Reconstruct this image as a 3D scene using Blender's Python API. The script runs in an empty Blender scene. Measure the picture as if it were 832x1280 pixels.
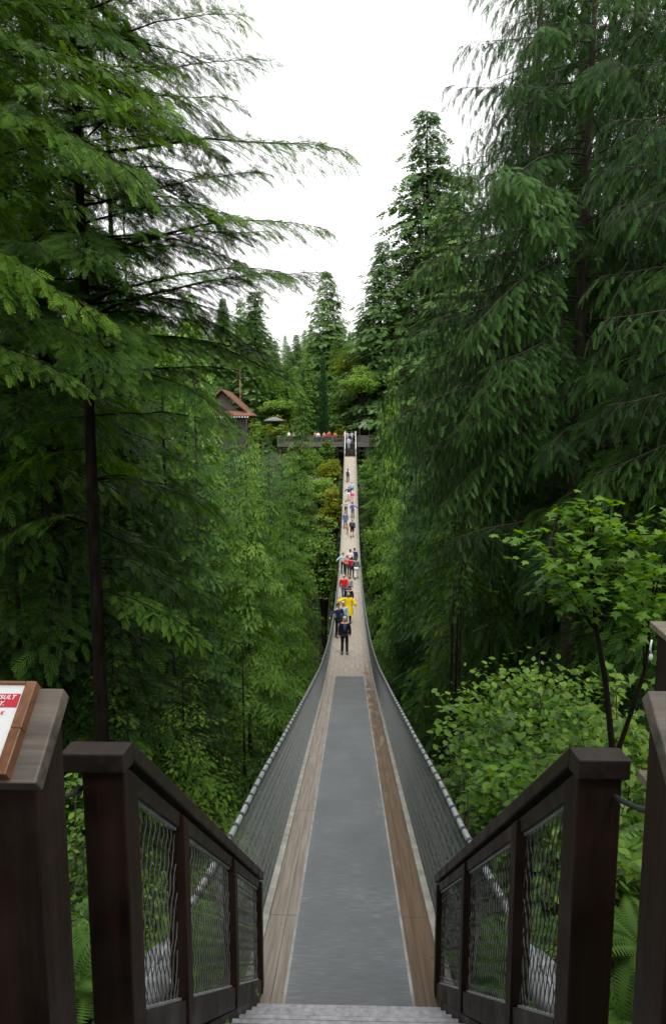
import bpy, bmesh, math, random
import numpy as np
from mathutils import Vector, Matrix
R = math.radians
random.seed(11); rng = np.random.default_rng(11)
sc = bpy.context.scene
C = sc.collection

# ------------------------------------------------------------------ camera
F = 853.0
PITCH = math.atan(107 / F); YAW = math.atan(21.5 / F)
cam = bpy.data.cameras.new('camera'); camo = bpy.data.objects.new('camera', cam); C.objects.link(camo)
cam.sensor_fit = 'VERTICAL'; cam.sensor_height = 36; cam.lens = 36 * F / 1280
cam.clip_start = 0.05; cam.clip_end = 3000
camo.location = (0, 0, 0); camo.rotation_euler = (R(90) - PITCH, 0, YAW)
sc.camera = camo
RM = Matrix.Rotation(YAW, 3, 'Z') @ Matrix.Rotation(R(90) - PITCH, 3, 'X')

def at(px, py, D):
    """world point seen at photo pixel (px,py) at the distance y = D"""
    d = RM @ Vector(((px - 416) / F, (640 - py) / F, -1))
    return d * (D / d.y)

# ------------------------------------------------------------------ light
w = bpy.data.worlds.new('World'); sc.world = w; w.use_nodes = True
nt = w.node_tree; nt.nodes.clear()
sky = nt.nodes.new('ShaderNodeTexSky'); sky.sky_type = 'NISHITA'; sky.sun_disc = False
SUN_EL, SUN_ROT = 60, 165
sky.sun_elevation = R(SUN_EL); sky.sun_rotation = R(SUN_ROT); sky.air_density = 1.4; sky.dust_density = 6; sky.ozone_density = 1
hs = nt.nodes.new('ShaderNodeHueSaturation'); hs.inputs['Saturation'].default_value = 0.12; hs.inputs['Value'].default_value = 1.0
cl = nt.nodes.new('ShaderNodeMixRGB'); cl.inputs['Fac'].default_value = 0.55; cl.inputs[2].default_value = (11.9, 11.9, 11.8, 1)
bg = nt.nodes.new('ShaderNodeBackground'); bg.inputs['Strength'].default_value = 0.15
wo = nt.nodes.new('ShaderNodeOutputWorld')
nt.links.new(sky.outputs[0], hs.inputs['Color']); nt.links.new(hs.outputs[0], cl.inputs[1])
nt.links.new(cl.outputs[0], bg.inputs['Color']); nt.links.new(bg.outputs[0], wo.inputs['Surface'])
sl = bpy.data.lights.new('sun', 'SUN'); sl.energy = 1.5; sl.angle = R(18); sl.color = (1, .97, .92)
so = bpy.data.objects.new('sun', sl); C.objects.link(so)
so.rotation_euler = (R(90 - SUN_EL), 0, R(180 - SUN_ROT))
sc.view_settings.view_transform = 'Standard'; sc.view_settings.look = 'None'
sc.view_settings.gamma = 1; sc.view_settings.exposure = 0.5; sc.view_settings.use_curve_mapping = False
sc.cycles.max_bounces = 7; sc.cycles.diffuse_bounces = 4; sc.cycles.transmission_bounces = 4
sc.cycles.transparent_max_bounces = 8; sc.cycles.glossy_bounces = 2; sc.cycles.caustics_reflective = False; sc.cycles.caustics_refractive = False

# ------------------------------------------------------------------ materials
MATS = {}
def newmat(name):
    m = bpy.data.materials.new(name); m.use_nodes = True
    n = m.node_tree; n.nodes.clear()
    o = n.nodes.new('ShaderNodeOutputMaterial'); MATS[name] = m
    return m, n, o
def N(n, t, **k):
    x = n.nodes.new(t)
    for a, b in k.items(): setattr(x, a, b)
    return x
def ramp(n, stops):
    r = n.nodes.new('ShaderNodeValToRGB'); e = r.color_ramp.elements
    while len(e) < len(stops): e.new(0.5)
    for i, (p, c) in enumerate(stops):
        e[i].position = p; e[i].color = (*c, 1)
    return r
def plain(name, col, rough=.7, metal=0, noise=.25, scale=8, bump=0.0, vec=None, spec=.5, stretch=None):
    m, n, o = newmat(name)
    b = N(n, 'ShaderNodeBsdfPrincipled'); b.inputs['Roughness'].default_value = rough; b.inputs['Metallic'].default_value = metal
    b.inputs['Specular IOR Level'].default_value = spec
    tc = N(n, 'ShaderNodeTexCoord'); nz = N(n, 'ShaderNodeTexNoise'); nz.inputs['Scale'].default_value = scale; nz.inputs['Detail'].default_value = 6
    src = tc.outputs['Object']
    if stretch:
        mp = N(n, 'ShaderNodeMapping'); mp.inputs['Scale'].default_value = stretch
        n.links.new(src, mp.inputs['Vector']); src = mp.outputs[0]
    n.links.new(src, nz.inputs['Vector'])
    lo = [c * (1 - noise) for c in col]; hi = [min(1, c * (1 + noise)) for c in col]
    r = ramp(n, [(.3, lo), (.7, hi)]); n.links.new(nz.outputs['Fac'], r.inputs[0]); n.links.new(r.outputs[0], b.inputs['Base Color'])
    if bump:
        bp = N(n, 'ShaderNodeBump'); bp.inputs['Strength'].default_value = bump; bp.inputs['Distance'].default_value = .01
        n.links.new(nz.outputs['Fac'], bp.inputs['Height']); n.links.new(bp.outputs[0], b.inputs['Normal'])
    n.links.new(b.outputs[0], o.inputs['Surface'])
    return m
def leafmat(name, dark, mid, bright, trans=.34, rough=.55, scale=.35, spec=.16):
    """leaf colour runs dark..bright with the face attribute 'tint' (old and new growth) and a slow noise"""
    m, n, o = newmat(name)
    at_ = N(n, 'ShaderNodeAttribute'); at_.attribute_name = 'tint'
    tc = N(n, 'ShaderNodeTexCoord'); nz = N(n, 'ShaderNodeTexNoise'); nz.inputs['Scale'].default_value = scale; nz.inputs['Detail'].default_value = 3
    n.links.new(tc.outputs['Object'], nz.inputs['Vector'])
    oi = N(n, 'ShaderNodeObjectInfo')
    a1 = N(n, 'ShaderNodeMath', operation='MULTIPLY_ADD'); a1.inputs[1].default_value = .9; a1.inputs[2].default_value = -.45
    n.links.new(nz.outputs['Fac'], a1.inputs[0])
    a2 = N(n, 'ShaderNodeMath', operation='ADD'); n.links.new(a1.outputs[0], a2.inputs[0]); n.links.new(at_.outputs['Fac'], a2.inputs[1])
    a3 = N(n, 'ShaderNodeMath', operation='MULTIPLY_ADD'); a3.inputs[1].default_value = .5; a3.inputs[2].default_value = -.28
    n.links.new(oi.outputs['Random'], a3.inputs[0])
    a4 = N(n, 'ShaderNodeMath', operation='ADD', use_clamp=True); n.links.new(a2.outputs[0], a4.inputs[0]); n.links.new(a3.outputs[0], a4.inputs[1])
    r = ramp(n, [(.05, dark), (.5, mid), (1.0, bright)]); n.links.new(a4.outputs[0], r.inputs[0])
    b = N(n, 'ShaderNodeBsdfPrincipled'); b.inputs['Roughness'].default_value = rough; b.inputs['Specular IOR Level'].default_value = spec
    t = N(n, 'ShaderNodeBsdfTranslucent'); mx = N(n, 'ShaderNodeMixShader'); mx.inputs[0].default_value = trans
    hsv = N(n, 'ShaderNodeHueSaturation'); hsv.inputs['Saturation'].default_value = 1.15; hsv.inputs['Value'].default_value = 1.5; hsv.inputs['Hue'].default_value = .485
    n.links.new(r.outputs[0], b.inputs['Base Color']); n.links.new(r.outputs[0], hsv.inputs['Color']); n.links.new(hsv.outputs[0], t.inputs['Color'])
    n.links.new(b.outputs[0], mx.inputs[1]); n.links.new(t.outputs[0], mx.inputs[2]); n.links.new(mx.outputs[0], o.inputs['Surface'])
    return m
M_hem = leafmat('hemlock_needles', (.012, .035, .005), (.036, .093, .010), (.120, .235, .024))
M_hemn = leafmat('young_hemlock_needles', (.035, .085, .008), (.095, .195, .018), (.200, .340, .036))
M_ced = leafmat('cedar_scales', (.012, .038, .008), (.038, .100, .020), (.105, .210, .055))
M_fir = leafmat('fir_needles', (.040, .085, .022), (.095, .175, .048), (.170, .280, .085))
M_light = leafmat('light_cedar_scales', (.040, .090, .012), (.100, .200, .028), (.210, .350, .060))
M_cyp = leafmat('cypress_scales', (.015, .045, .014), (.035, .090, .024), (.065, .140, .040))
M_maple = leafmat('maple_leaf', (.035, .090, .008), (.085, .190, .016), (.180, .310, .035), trans=.45, rough=.45, scale=1.5, spec=.3)
M_bush = leafmat('bush_leaf', (.025, .070, .008), (.070, .155, .020), (.170, .280, .040), trans=.4, rough=.45, scale=1.2, spec=.3)
M_yell = leafmat('yellow_green_leaf', (.060, .115, .012), (.140, .190, .022), (.280, .270, .035), trans=.45, scale=.6)
M_decid = leafmat('pale_green_leaf', (.060, .120, .020), (.120, .220, .040), (.200, .320, .070), trans=.45, scale=.6)
M_fern = leafmat('fern_leaf', (.020, .060, .012), (.055, .130, .020), (.120, .210, .035), trans=.4, scale=2)
M_bark = plain('bark', (.012, .009, .007), .95, scale=14, noise=.6, bump=1, spec=.08, stretch=(1, 1, .2))
M_barkb = plain('red_bark', (.040, .028, .021), .9, scale=14, noise=.5, bump=.6, stretch=(1, 1, .2))
M_twig = plain('twig', (.05, .04, .03), .85, scale=20)

def woodmat(name, c1, c2, rough, axis, sc_=1.0, spec=.5):
    m, n, o = newmat(name)
    b = N(n, 'ShaderNodeBsdfPrincipled'); b.inputs['Roughness'].default_value = rough
    b.inputs['Specular IOR Level'].default_value = spec
    tc = N(n, 'ShaderNodeTexCoord'); mp = N(n, 'ShaderNodeMapping')
    s = [26 * sc_] * 3; s[axis] = 1.6 * sc_; mp.inputs['Scale'].default_value = s
    nz = N(n, 'ShaderNodeTexNoise'); nz.inputs['Scale'].default_value = 1; nz.inputs['Detail'].default_value = 7; nz.inputs['Roughness'].default_value = .65
    n2 = N(n, 'ShaderNodeTexNoise'); n2.inputs['Scale'].default_value = 3.5 * sc_; n2.inputs['Detail'].default_value = 5
    n.links.new(tc.outputs['Object'], mp.inputs[0]); n.links.new(mp.outputs[0], nz.inputs['Vector']); n.links.new(tc.outputs['Object'], n2.inputs['Vector'])
    ad = N(n, 'ShaderNodeMath', operation='MULTIPLY_ADD'); ad.inputs[1].default_value = .6
    n.links.new(nz.outputs['Fac'], ad.inputs[0])
    m2 = N(n, 'ShaderNodeMath', operation='MULTIPLY'); m2.inputs[1].default_value = .4; n.links.new(n2.outputs['Fac'], m2.inputs[0]); n.links.new(m2.outputs[0], ad.inputs[2])
    r = ramp(n, [(.36, c1), (.64, c2)]); n.links.new(ad.outputs[0], r.inputs[0]); n.links.new(r.outputs[0], b.inputs['Base Color'])
    rr = N(n, 'ShaderNodeMapRange'); rr.inputs[1].default_value = .35; rr.inputs[2].default_value = .65; rr.inputs[3].default_value = max(.1, rough - .2); rr.inputs[4].default_value = min(1, rough + .15)
    n.links.new(n2.outputs['Fac'], rr.inputs[0]); n.links.new(rr.outputs[0], b.inputs['Roughness'])
    bp = N(n, 'ShaderNodeBump'); bp.inputs['Strength'].default_value = .5; bp.inputs['Distance'].default_value = .004
    n.links.new(nz.outputs['Fac'], bp.inputs['Height']); n.links.new(bp.outputs[0], b.inputs['Normal'])
    n.links.new(b.outputs[0], o.inputs['Surface'])
    return m
M_post = woodmat('dark_stained_post', (.007, .004, .003), (.030, .014, .009), .6, 2, spec=.25)
M_rail = woodmat('dark_stained_rail', (.008, .005, .004), (.032, .022, .017), .55, 1, spec=.3)
M_grey = woodmat('weathered_plank', (.038, .030, .024), (.185, .155, .130), .55, 0, 1.4)
M_frame = woodmat('orange_brown_frame', (.110, .038, .014), (.260, .110, .045), .4, 1)
M_ledge = woodmat('lichen_ledge', (.100, .085, .055), (.230, .200, .150), .7, 0)
M_farw = woodmat('far_deck_wood', (.035, .031, .027), (.120, .105, .09), .8, 0, .3)
M_galv = plain('galvanised_wire', (.22, .235, .235), .5, .25, noise=.2, scale=30)
M_panel = plain('panel_wire', (.12, .12, .115), .5, .5, noise=.3, scale=30)
M_galvd = plain('cable_steel', (.46, .48, .50), .38, .6, noise=.25, scale=12)
M_wrap = plain('dark_cable_wrap', (.03, .032, .035), .6, 0, scale=30)
M_sock = plain('cast_zinc', (.24, .25, .26), .55, .3, noise=.3, scale=18, bump=.3)
M_rope = plain('dark_rope', (.02, .022, .026), .6, scale=60)
M_gratem = plain('grating_steel', (.27, .265, .28), .4, .5, noise=.3, scale=20)
M_black = plain('black_steel', (.015, .015, .016), .5, .3)

# deck boards: UV.x = metres along, UV.y = metres across (-.8...8)
def deckmat():
    m, n, o = newmat('cedar_deck_boards')
    uv = N(n, 'ShaderNodeUVMap'); uv.uv_map = 'uv'
    b = N(n, 'ShaderNodeBsdfPrincipled')
    sp = N(n, 'ShaderNodeSeparateXYZ'); n.links.new(uv.outputs[0], sp.inputs[0])
    mp = N(n, 'ShaderNodeMapping'); mp.inputs['Scale'].default_value = (1.2, 30, 1); n.links.new(uv.outputs[0], mp.inputs[0])
    g = N(n, 'ShaderNodeTexNoise'); g.inputs['Scale'].default_value = 1; g.inputs['Detail'].default_value = 8; n.links.new(mp.outputs[0], g.inputs['Vector'])
    r = ramp(n, [(.3, (.23, .19, .15)), (.55, (.35, .305, .25)), (.75, (.45, .405, .345))]); n.links.new(g.outputs['Fac'], r.inputs[0])
    # wet brown stain, mostly along the right-hand edge near the stairs
    mp2 = N(n, 'ShaderNodeMapping'); mp2.inputs['Scale'].default_value = (.8, 3.5, 1); n.links.new(uv.outputs[0], mp2.inputs[0])
    g2 = N(n, 'ShaderNodeTexNoise'); g2.inputs['Scale'].default_value = 1.6; g2.inputs['Detail'].default_value = 7; g2.inputs['Roughness'].default_value = .7; n.links.new(mp2.outputs[0], g2.inputs['Vector'])
    sx = N(n, 'ShaderNodeMapRange'); sx.inputs[1].default_value = -.7; sx.inputs[2].default_value = .6; sx.inputs[3].default_value = -.10; sx.inputs[4].default_value = .34; n.links.new(sp.outputs['Y'], sx.inputs[0])
    sy = N(n, 'ShaderNodeMapRange'); sy.inputs[1].default_value = 4; sy.inputs[2].default_value = 30; sy.inputs[3].default_value = .03; sy.inputs[4].default_value = -.30; n.links.new(sp.outputs['X'], sy.inputs[0])
    a = N(n, 'ShaderNodeMath', operation='ADD'); n.links.new(g2.outputs['Fac'], a.inputs[0]); n.links.new(sx.outputs[0], a.inputs[1])
    a2 = N(n, 'ShaderNodeMath', operation='ADD'); n.links.new(a.outputs[0], a2.inputs[0]); n.links.new(sy.outputs[0], a2.inputs[1])
    st = N(n, 'ShaderNodeMapRange'); st.inputs[1].default_value = .56; st.inputs[2].default_value = .72; n.links.new(a2.outputs[0], st.inputs[0])
    mx = N(n, 'ShaderNodeMixRGB', blend_type='MULTIPLY'); mx.inputs[2].default_value = (.60, .44, .32, 1)
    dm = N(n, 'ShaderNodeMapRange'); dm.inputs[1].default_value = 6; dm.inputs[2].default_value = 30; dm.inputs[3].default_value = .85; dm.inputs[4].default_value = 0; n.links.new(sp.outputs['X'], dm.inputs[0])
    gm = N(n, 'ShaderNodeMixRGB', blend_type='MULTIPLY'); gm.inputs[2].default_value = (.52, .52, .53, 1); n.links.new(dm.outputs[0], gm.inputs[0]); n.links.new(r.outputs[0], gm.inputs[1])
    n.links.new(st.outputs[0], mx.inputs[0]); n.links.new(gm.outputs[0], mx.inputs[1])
    # board seams
    def seam(src, pitch, width, off=0.0):
        q = N(n, 'ShaderNodeMath', operation='MULTIPLY_ADD'); q.inputs[1].default_value = 1 / pitch; q.inputs[2].default_value = 50 + off; n.links.new(src, q.inputs[0])
        f = N(n, 'ShaderNodeMath', operation='FRACT'); n.links.new(q.outputs[0], f.inputs[0])
        l = N(n, 'ShaderNodeMath', operation='LESS_THAN'); l.inputs[1].default_value = width / pitch; n.links.new(f.outputs[0], l.inputs[0]); return l
    s1 = seam(sp.outputs['Y'], .2, .006, .02); s2 = seam(sp.outputs['X'], 3.05, .012)
    mm = N(n, 'ShaderNodeMath', operation='MAXIMUM'); n.links.new(s1.outputs[0], mm.inputs[0]); n.links.new(s2.outputs[0], mm.inputs[1])
    m3 = N(n, 'ShaderNodeMixRGB', blend_type='MULTIPLY'); m3.inputs[2].default_value = (.28, .24, .2, 1); n.links.new(mm.outputs[0], m3.inputs[0]); n.links.new(mx.outputs[0], m3.inputs[1])
    # small debris specks
    vz = N(n, 'ShaderNodeTexNoise'); vz.inputs['Scale'].default_value = 26; vz.inputs['Detail'].default_value = 2; n.links.new(uv.outputs[0], vz.inputs['Vector'])
    vs = N(n, 'ShaderNodeMath', operation='GREATER_THAN'); vs.inputs[1].default_value = .73; n.links.new(vz.outputs['Fac'], vs.inputs[0])
    m4 = N(n, 'ShaderNodeMixRGB'); m4.inputs[2].default_value = (.10, .06, .035, 1); n.links.new(vs.outputs[0], m4.inputs[0]); n.links.new(m3.outputs[0], m4.inputs[1])
    n.links.new(m4.outputs[0], b.inputs['Base Color'])
    rr = N(n, 'ShaderNodeMapRange'); rr.inputs[3].default_value = .62; rr.inputs[4].default_value = .3; n.links.new(st.outputs[0], rr.inputs[0]); n.links.new(rr.outputs[0], b.inputs['Roughness'])
    bp = N(n, 'ShaderNodeBump'); bp.inputs['Strength'].default_value = .4; bp.inputs['Distance'].default_value = .003; n.links.new(g.outputs['Fac'], bp.inputs['Height']); n.links.new(bp.outputs[0], b.inputs['Normal'])
    n.links.new(b.outputs[0], o.inputs['Surface']); return m
def matmat():
    m, n, o = newmat('worn_rubber_mat')
    uv = N(n, 'ShaderNodeUVMap'); uv.uv_map = 'uv'
    b = N(n, 'ShaderNodeBsdfPrincipled')
    mp = N(n, 'ShaderNodeMapping'); mp.inputs['Scale'].default_value = (42, 6, 1); n.links.new(uv.outputs[0], mp.inputs[0])
    g = N(n, 'ShaderNodeTexNoise'); g.inputs['Scale'].default_value = 1; g.inputs['Detail'].default_value = 5; g.inputs['Roughness'].default_value = .65; n.links.new(mp.outputs[0], g.inputs['Vector'])
    g2 = N(n, 'ShaderNodeTexNoise'); g2.inputs['Scale'].default_value = 1.3; g2.inputs['Detail'].default_value = 4; n.links.new(uv.outputs[0], g2.inputs['Vector'])
    sp = N(n, 'ShaderNodeSeparateXYZ'); n.links.new(uv.outputs[0], sp.inputs[0])
    ab = N(n, 'ShaderNodeMath', operation='ABSOLUTE'); n.links.new(sp.outputs['Y'], ab.inputs[0])
    ed = N(n, 'ShaderNodeMapRange'); ed.inputs[1].default_value = .40; ed.inputs[2].default_value = .50; ed.inputs[4].default_value = .05; n.links.new(ab.outputs[0], ed.inputs[0])
    m1 = N(n, 'ShaderNodeMath', operation='MULTIPLY_ADD'); m1.inputs[1].default_value = .72; n.links.new(g.outputs['Fac'], m1.inputs[0])
    m2 = N(n, 'ShaderNodeMath', operation='MULTIPLY_ADD'); m2.inputs[1].default_value = .28; n.links.new(g2.outputs['Fac'], m2.inputs[0]); n.links.new(ed.outputs[0], m2.inputs[2]); n.links.new(m2.outputs[0], m1.inputs[2])
    r = ramp(n, [(.36, (.070, .078, .086)), (.54, (.110, .119, .126)), (.72, (.22, .23, .235))]); n.links.new(m1.outputs[0], r.inputs[0]); n.links.new(r.outputs[0], b.inputs['Base Color'])
    rr = N(n, 'ShaderNodeMapRange'); rr.inputs[1].default_value = .35; rr.inputs[2].default_value = .65; rr.inputs[3].default_value = .42; rr.inputs[4].default_value = .62; n.links.new(g.outputs['Fac'], rr.inputs[0]); n.links.new(rr.outputs[0], b.inputs['Roughness'])
    bp = N(n, 'ShaderNodeBump'); bp.inputs['Strength'].default_value = .35; bp.inputs['Distance'].default_value = .003; n.links.new(g.outputs['Fac'], bp.inputs['Height']); n.links.new(bp.outputs[0], b.inputs['Normal'])
    n.links.new(b.outputs[0], o.inputs['Surface']); return m
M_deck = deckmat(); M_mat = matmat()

def groundmat():
    m, n, o = newmat('forest_floor')
    b = N(n, 'ShaderNodeBsdfPrincipled'); b.inputs['Roughness'].default_value = .95
    tc = N(n, 'ShaderNodeTexCoord'); nz = N(n, 'ShaderNodeTexNoise'); nz.inputs['Scale'].default_value = .5; nz.inputs['Detail'].default_value = 9; nz.inputs['Roughness'].default_value = .7
    n.links.new(tc.outputs['Object'], nz.inputs['Vector'])
    r = ramp(n, [(.3, (.020, .016, .010)), (.47, (.022, .036, .012)), (.6, (.045, .085, .020)), (.75, (.085, .110, .030))]); n.links.new(nz.outputs['Fac'], r.inputs[0])
    n.links.new(r.outputs[0], b.inputs['Base Color'])
    bp = N(n, 'ShaderNodeBump'); bp.inputs['Strength'].default_value = 1; bp.inputs['Distance'].default_value = .4; n.links.new(nz.outputs['Fac'], bp.inputs['Height']); n.links.new(bp.outputs[0], b.inputs['Normal'])
    n.links.new(b.outputs[0], o.inputs['Surface']); return m
M_ground = groundmat()

# ------------------------------------------------------------------ object helpers
def tag(o, label=None, cat=None, group=None, kind=None):
    if label: o['label'] = label
    if cat: o['category'] = cat
    if group: o['group'] = group
    if kind: o['kind'] = kind
    return o
def thing(name, label, cat, loc=(0, 0, 0), rz=0, group=None):
    o = bpy.data.objects.new(name, None); C.objects.link(o); o.location = loc; o.rotation_euler = (0, 0, rz); o.empty_display_size = .2
    return tag(o, label, cat, group)
def link(name, me, parent=None):
    o = bpy.data.objects.new(name, me); C.objects.link(o)
    if parent is not None: o.parent = parent
    return o
def copy_tree(o, parent=None):
    c = o.copy(); C.objects.link(c); c.parent = parent
    for ch in [x for x in KIDS.get(o, [])]: copy_tree(ch, c)
    return c
KIDS = {}
class MB:
    """collects shapes; build() links them as one mesh object"""
    def __init__(s): s.v = []; s.f = []; s.mi = []; s.sm = []
    def add(s, vs, fs, mi=0, smooth=False):
        b = len(s.v); s.v += [tuple(v) for v in vs]; s.f += [tuple(b + i for i in f) for f in fs]
        s.mi += [mi] * len(fs); s.sm += [smooth] * len(fs)
    def hexa(s, c, mi=0):
        s.add(c, [(0, 3, 2, 1), (4, 5, 6, 7), (0, 1, 5, 4), (1, 2, 6, 5), (2, 3, 7, 6), (3, 0, 4, 7)], mi)
    def box(s, x0, x1, y0, y1, z0, z1, mi=0):
        s.hexa([(x0, y0, z0), (x1, y0, z0), (x1, y1, z0), (x0, y1, z0), (x0, y0, z1), (x1, y0, z1), (x1, y1, z1), (x0, y1, z1)], mi)
    def beam(s, a, b, wx, h, mi=0, up=Vector((0, 0, 1))):
        a = Vector(a); b = Vector(b); d = (b - a).normalized(); sd = d.cross(up).normalized() * (wx / 2); u = sd.cross(d).normalized() * (h / 2)
        s.hexa([a - sd - u, a + sd - u, b + sd - u, b - sd - u, a - sd + u, a + sd + u, b + sd + u, b - sd + u], mi)
    def tube(s, pts, rads, n=6, mi=0, cap=True, smooth=True):
        pts = [Vector(p) for p in pts]
        if not hasattr(rads, '__len__'): rads = [rads] * len(pts)
        ring = []; ref = None
        for i, p in enumerate(pts):
            d = (pts[min(i + 1, len(pts) - 1)] - pts[max(i - 1, 0)])
            if d.length < 1e-9: d = Vector((0, 0, 1))
            d.normalize()
            if ref is None: ref = Vector((1, 0, 0)) if abs(d.x) < .8 else Vector((0, 1, 0))
            u = (ref - d * ref.dot(d)).normalized(); v = d.cross(u); ref = u
            ring.append([p + (u * math.cos(2 * math.pi * k / n) + v * math.sin(2 * math.pi * k / n)) * rads[i] for k in range(n)])
        vs = [q for r in ring for q in r]; fs = []
        for i in range(len(pts) - 1):
            for k in range(n):
                fs.append((i * n + k, i * n + (k + 1) % n, (i + 1) * n + (k + 1) % n, (i + 1) * n + k))
        if cap: fs.append(tuple(range(n))[::-1]); fs.append(tuple((len(pts) - 1) * n + k for k in range(n)))
        s.add(vs, fs, mi, smooth)
    def ball(s, c, r, n=8, m=6, mi=0, smooth=True, zmin=-1):
        c = Vector(c); r = Vector(r) if hasattr(r, '__len__') else Vector((r, r, r)); vs = []; fs = []
        for j in range(m + 1):
            t = math.pi * j / m; zz = max(zmin, math.cos(t))
            for i in range(n):
                p = 2 * math.pi * i / n; vs.append(c + Vector((r.x * math.sin(t) * math.cos(p), r.y * math.sin(t) * math.sin(p), r.z * zz)))
        for j in range(m):
            for i in range(n): fs.append((j * n + i, (j + 1) * n + i, (j + 1) * n + (i + 1) % n, j * n + (i + 1) % n))
        s.add(vs, fs, mi, smooth)
    def mesh(s, name, mats):
        me = bpy.data.meshes.new(name); me.from_pydata(s.v, [], s.f)
        for m in (mats if isinstance(mats, (list, tuple)) else [mats]): me.materials.append(m)
        me.polygons.foreach_set('material_index', s.mi); me.polygons.foreach_set('use_smooth', s.sm); me.update(); return me
    def build(s, name, mats, parent=None, bevel=0):
        o = link(name, s.mesh(name, mats), parent)
        if bevel:
            b = o.modifiers.new('bevel', 'BEVEL'); b.width = bevel; b.segments = 2; b.limit_method = 'ANGLE'; b.harden_normals = False
        return o
def npmesh(name, V, mat, tint=None, nv=4):
    """V: (faces, nv, 3) array of separate polygons"""
    nf = V.shape[0]; me = bpy.data.meshes.new(name)
    me.vertices.add(nf * nv); me.vertices.foreach_set('co', V.reshape(-1).astype(np.float32))
    me.loops.add(nf * nv); me.loops.foreach_set('vertex_index', np.arange(nf * nv, dtype=np.int32))
    me.polygons.add(nf); me.polygons.foreach_set('loop_start', np.arange(0, nf * nv, nv, dtype=np.int32))
    try: me.polygons.foreach_set('loop_total', np.full(nf, nv, dtype=np.int32))
    except Exception: pass
    me.materials.append(mat)
    if tint is not None:
        a = me.attributes.new('tint', 'FLOAT', 'FACE'); a.data.foreach_set('value', tint.astype(np.float32))
    me.update(calc_edges=True); return me
def unit(a): return a / np.maximum(np.linalg.norm(a, axis=-1, keepdims=True), 1e-9)

# ------------------------------------------------------------------ terrain
KY = [-60, -10, 1.6, 3.0, 6, 10, 16, 26, 40, 52, 62, 76, 88, 96, 101, 110, 130, 170, 240, 420, 900]
KZ = [0.5, -1.9, -2.4, -3.75, -6.6, -10, -15.5, -24, -34, -39, -39, -30, -18, -9.5, -5.6, -3.6, -1, 6, 20, 34, 40]
def ground_z(x, y):
    z = np.interp(y, KY, KZ)
    s = np.clip((np.abs(x) - 12) / 60, 0, 1)
    z = z + s * 5 * np.clip((40 - np.asarray(y)) / 60, 0, 1) + 1.0 * np.sin(x * .31 + y * .17) * np.clip((np.asarray(y) - 6) / 20, 0, 1) + .5 * np.sin(x * .9 - y * .5) * np.clip((np.asarray(y) - 3) / 10, 0, 1)
    return z
def build_ground():
    xs = np.concatenate([np.linspace(-600, -60, 14), np.linspace(-56, 56, 90), np.linspace(60, 600, 14)])
    ys = np.concatenate([np.linspace(-60, 0, 10), np.linspace(1, 20, 40), np.linspace(21, 120, 90), np.linspace(124, 260, 30), np.linspace(280, 900, 14)])
    X, Y = np.meshgrid(xs, ys); Z = ground_z(X, Y); V = np.stack([X, Y, Z], -1).reshape(-1, 3)
    nx = len(xs); fs = [(j * nx + i, j * nx + i + 1, (j + 1) * nx + i + 1, (j + 1) * nx + i) for j in range(len(ys) - 1) for i in range(nx - 1)]
    me = bpy.data.meshes.new('ground'); me.from_pydata(V.tolist(), [], fs); me.materials.append(M_ground)
    for p in me.polygons: p.use_smooth = True
    tag(link('ground', me), kind='structure')
build_ground()

# ------------------------------------------------------------------ bridge
PD = np.array([4.3, 5.87, 9.64, 15, 23.0, 28.7, 36, 44, 52, 60, 68, 76, 84, 91, 98.0])
PZ = np.array([-4.30, -4.69, -5.57, -6.85, -8.75, -9.78, -10.65, -11.25, -11.5, -11.1, -10.1, -8.7, -7.1, -5.65, -4.30])
_h = np.linspace(4.3, 98, 900)
_z = np.interp(_h, PD, PZ)
_k = np.ones(75) / 75; _pad = np.concatenate([2 * _z[0] - _z[74:0:-1], _z, 2 * _z[-1] - _z[-2:-76:-1]]); _z = np.convolve(_pad, _k, 'same')[74:-74]
def deck_z(y): return np.interp(y, _h, _z)
HWD = .8
def cable_x(y): return np.interp(y, [3, 7, 9, 13, 18, 40, 80, 98], [1.0, .98, .93, .87, .82, .80, .80, .84])
def cable_h(y): return np.interp(y, [4.5, 9, 18, 60, 98], [1.14, 1.12, .98, 1.02, 1.1])
def cable_z(y): return deck_z(y) + cable_h(y)
def strip(name, x0f, x1f, y0, y1, ny, dz0, dz1, mat, parent, nx=2):
    """a long board following the sag, from x0 to x1, its top at dz1 and its bottom at dz0 over the deck line"""
    ys = np.linspace(y0, y1, ny); vs = []; fs = []; uvs = []
    for y in ys:
        z = float(deck_z(y)); a = x0f(y) if callable(x0f) else x0f; b = x1f(y) if callable(x1f) else x1f
        vs += [(a, y, z + dz0), (b, y, z + dz0), (b, y, z + dz1), (a, y, z + dz1)]
    for i in range(ny - 1):
        q = i * 4
        for k in range(4): fs.append((q + k, q + 4 + k, q + 4 + (k + 1) % 4, q + (k + 1) % 4))
    fs.append((0, 1, 2, 3)); e = (ny - 1) * 4; fs.append((e + 3, e + 2, e + 1, e))
    me = bpy.data.meshes.new(name); me.from_pydata(vs, [], fs); me.materials.append(mat)
    uv = me.uv_layers.new(name='uv')
    for l in me.loops:
        v = me.vertices[l.vertex_index].co; uv.data[l.index].uv = (v.y, v.x)
    me.update(); return link(name, me, parent)
bridge = thing('suspension_bridge', 'long sagging pedestrian suspension bridge with wire mesh sides over the ravine', 'bridge', (0, 0, 0))
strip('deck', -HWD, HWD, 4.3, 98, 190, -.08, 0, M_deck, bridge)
strip('rubber_mat', -.485, .485, 4.32, 23.0, 50, .004, .014, M_mat, bridge)
M_edge = plain('pale_edge_beam', (.27, .26, .23), .7, scale=5, noise=.3)
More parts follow.
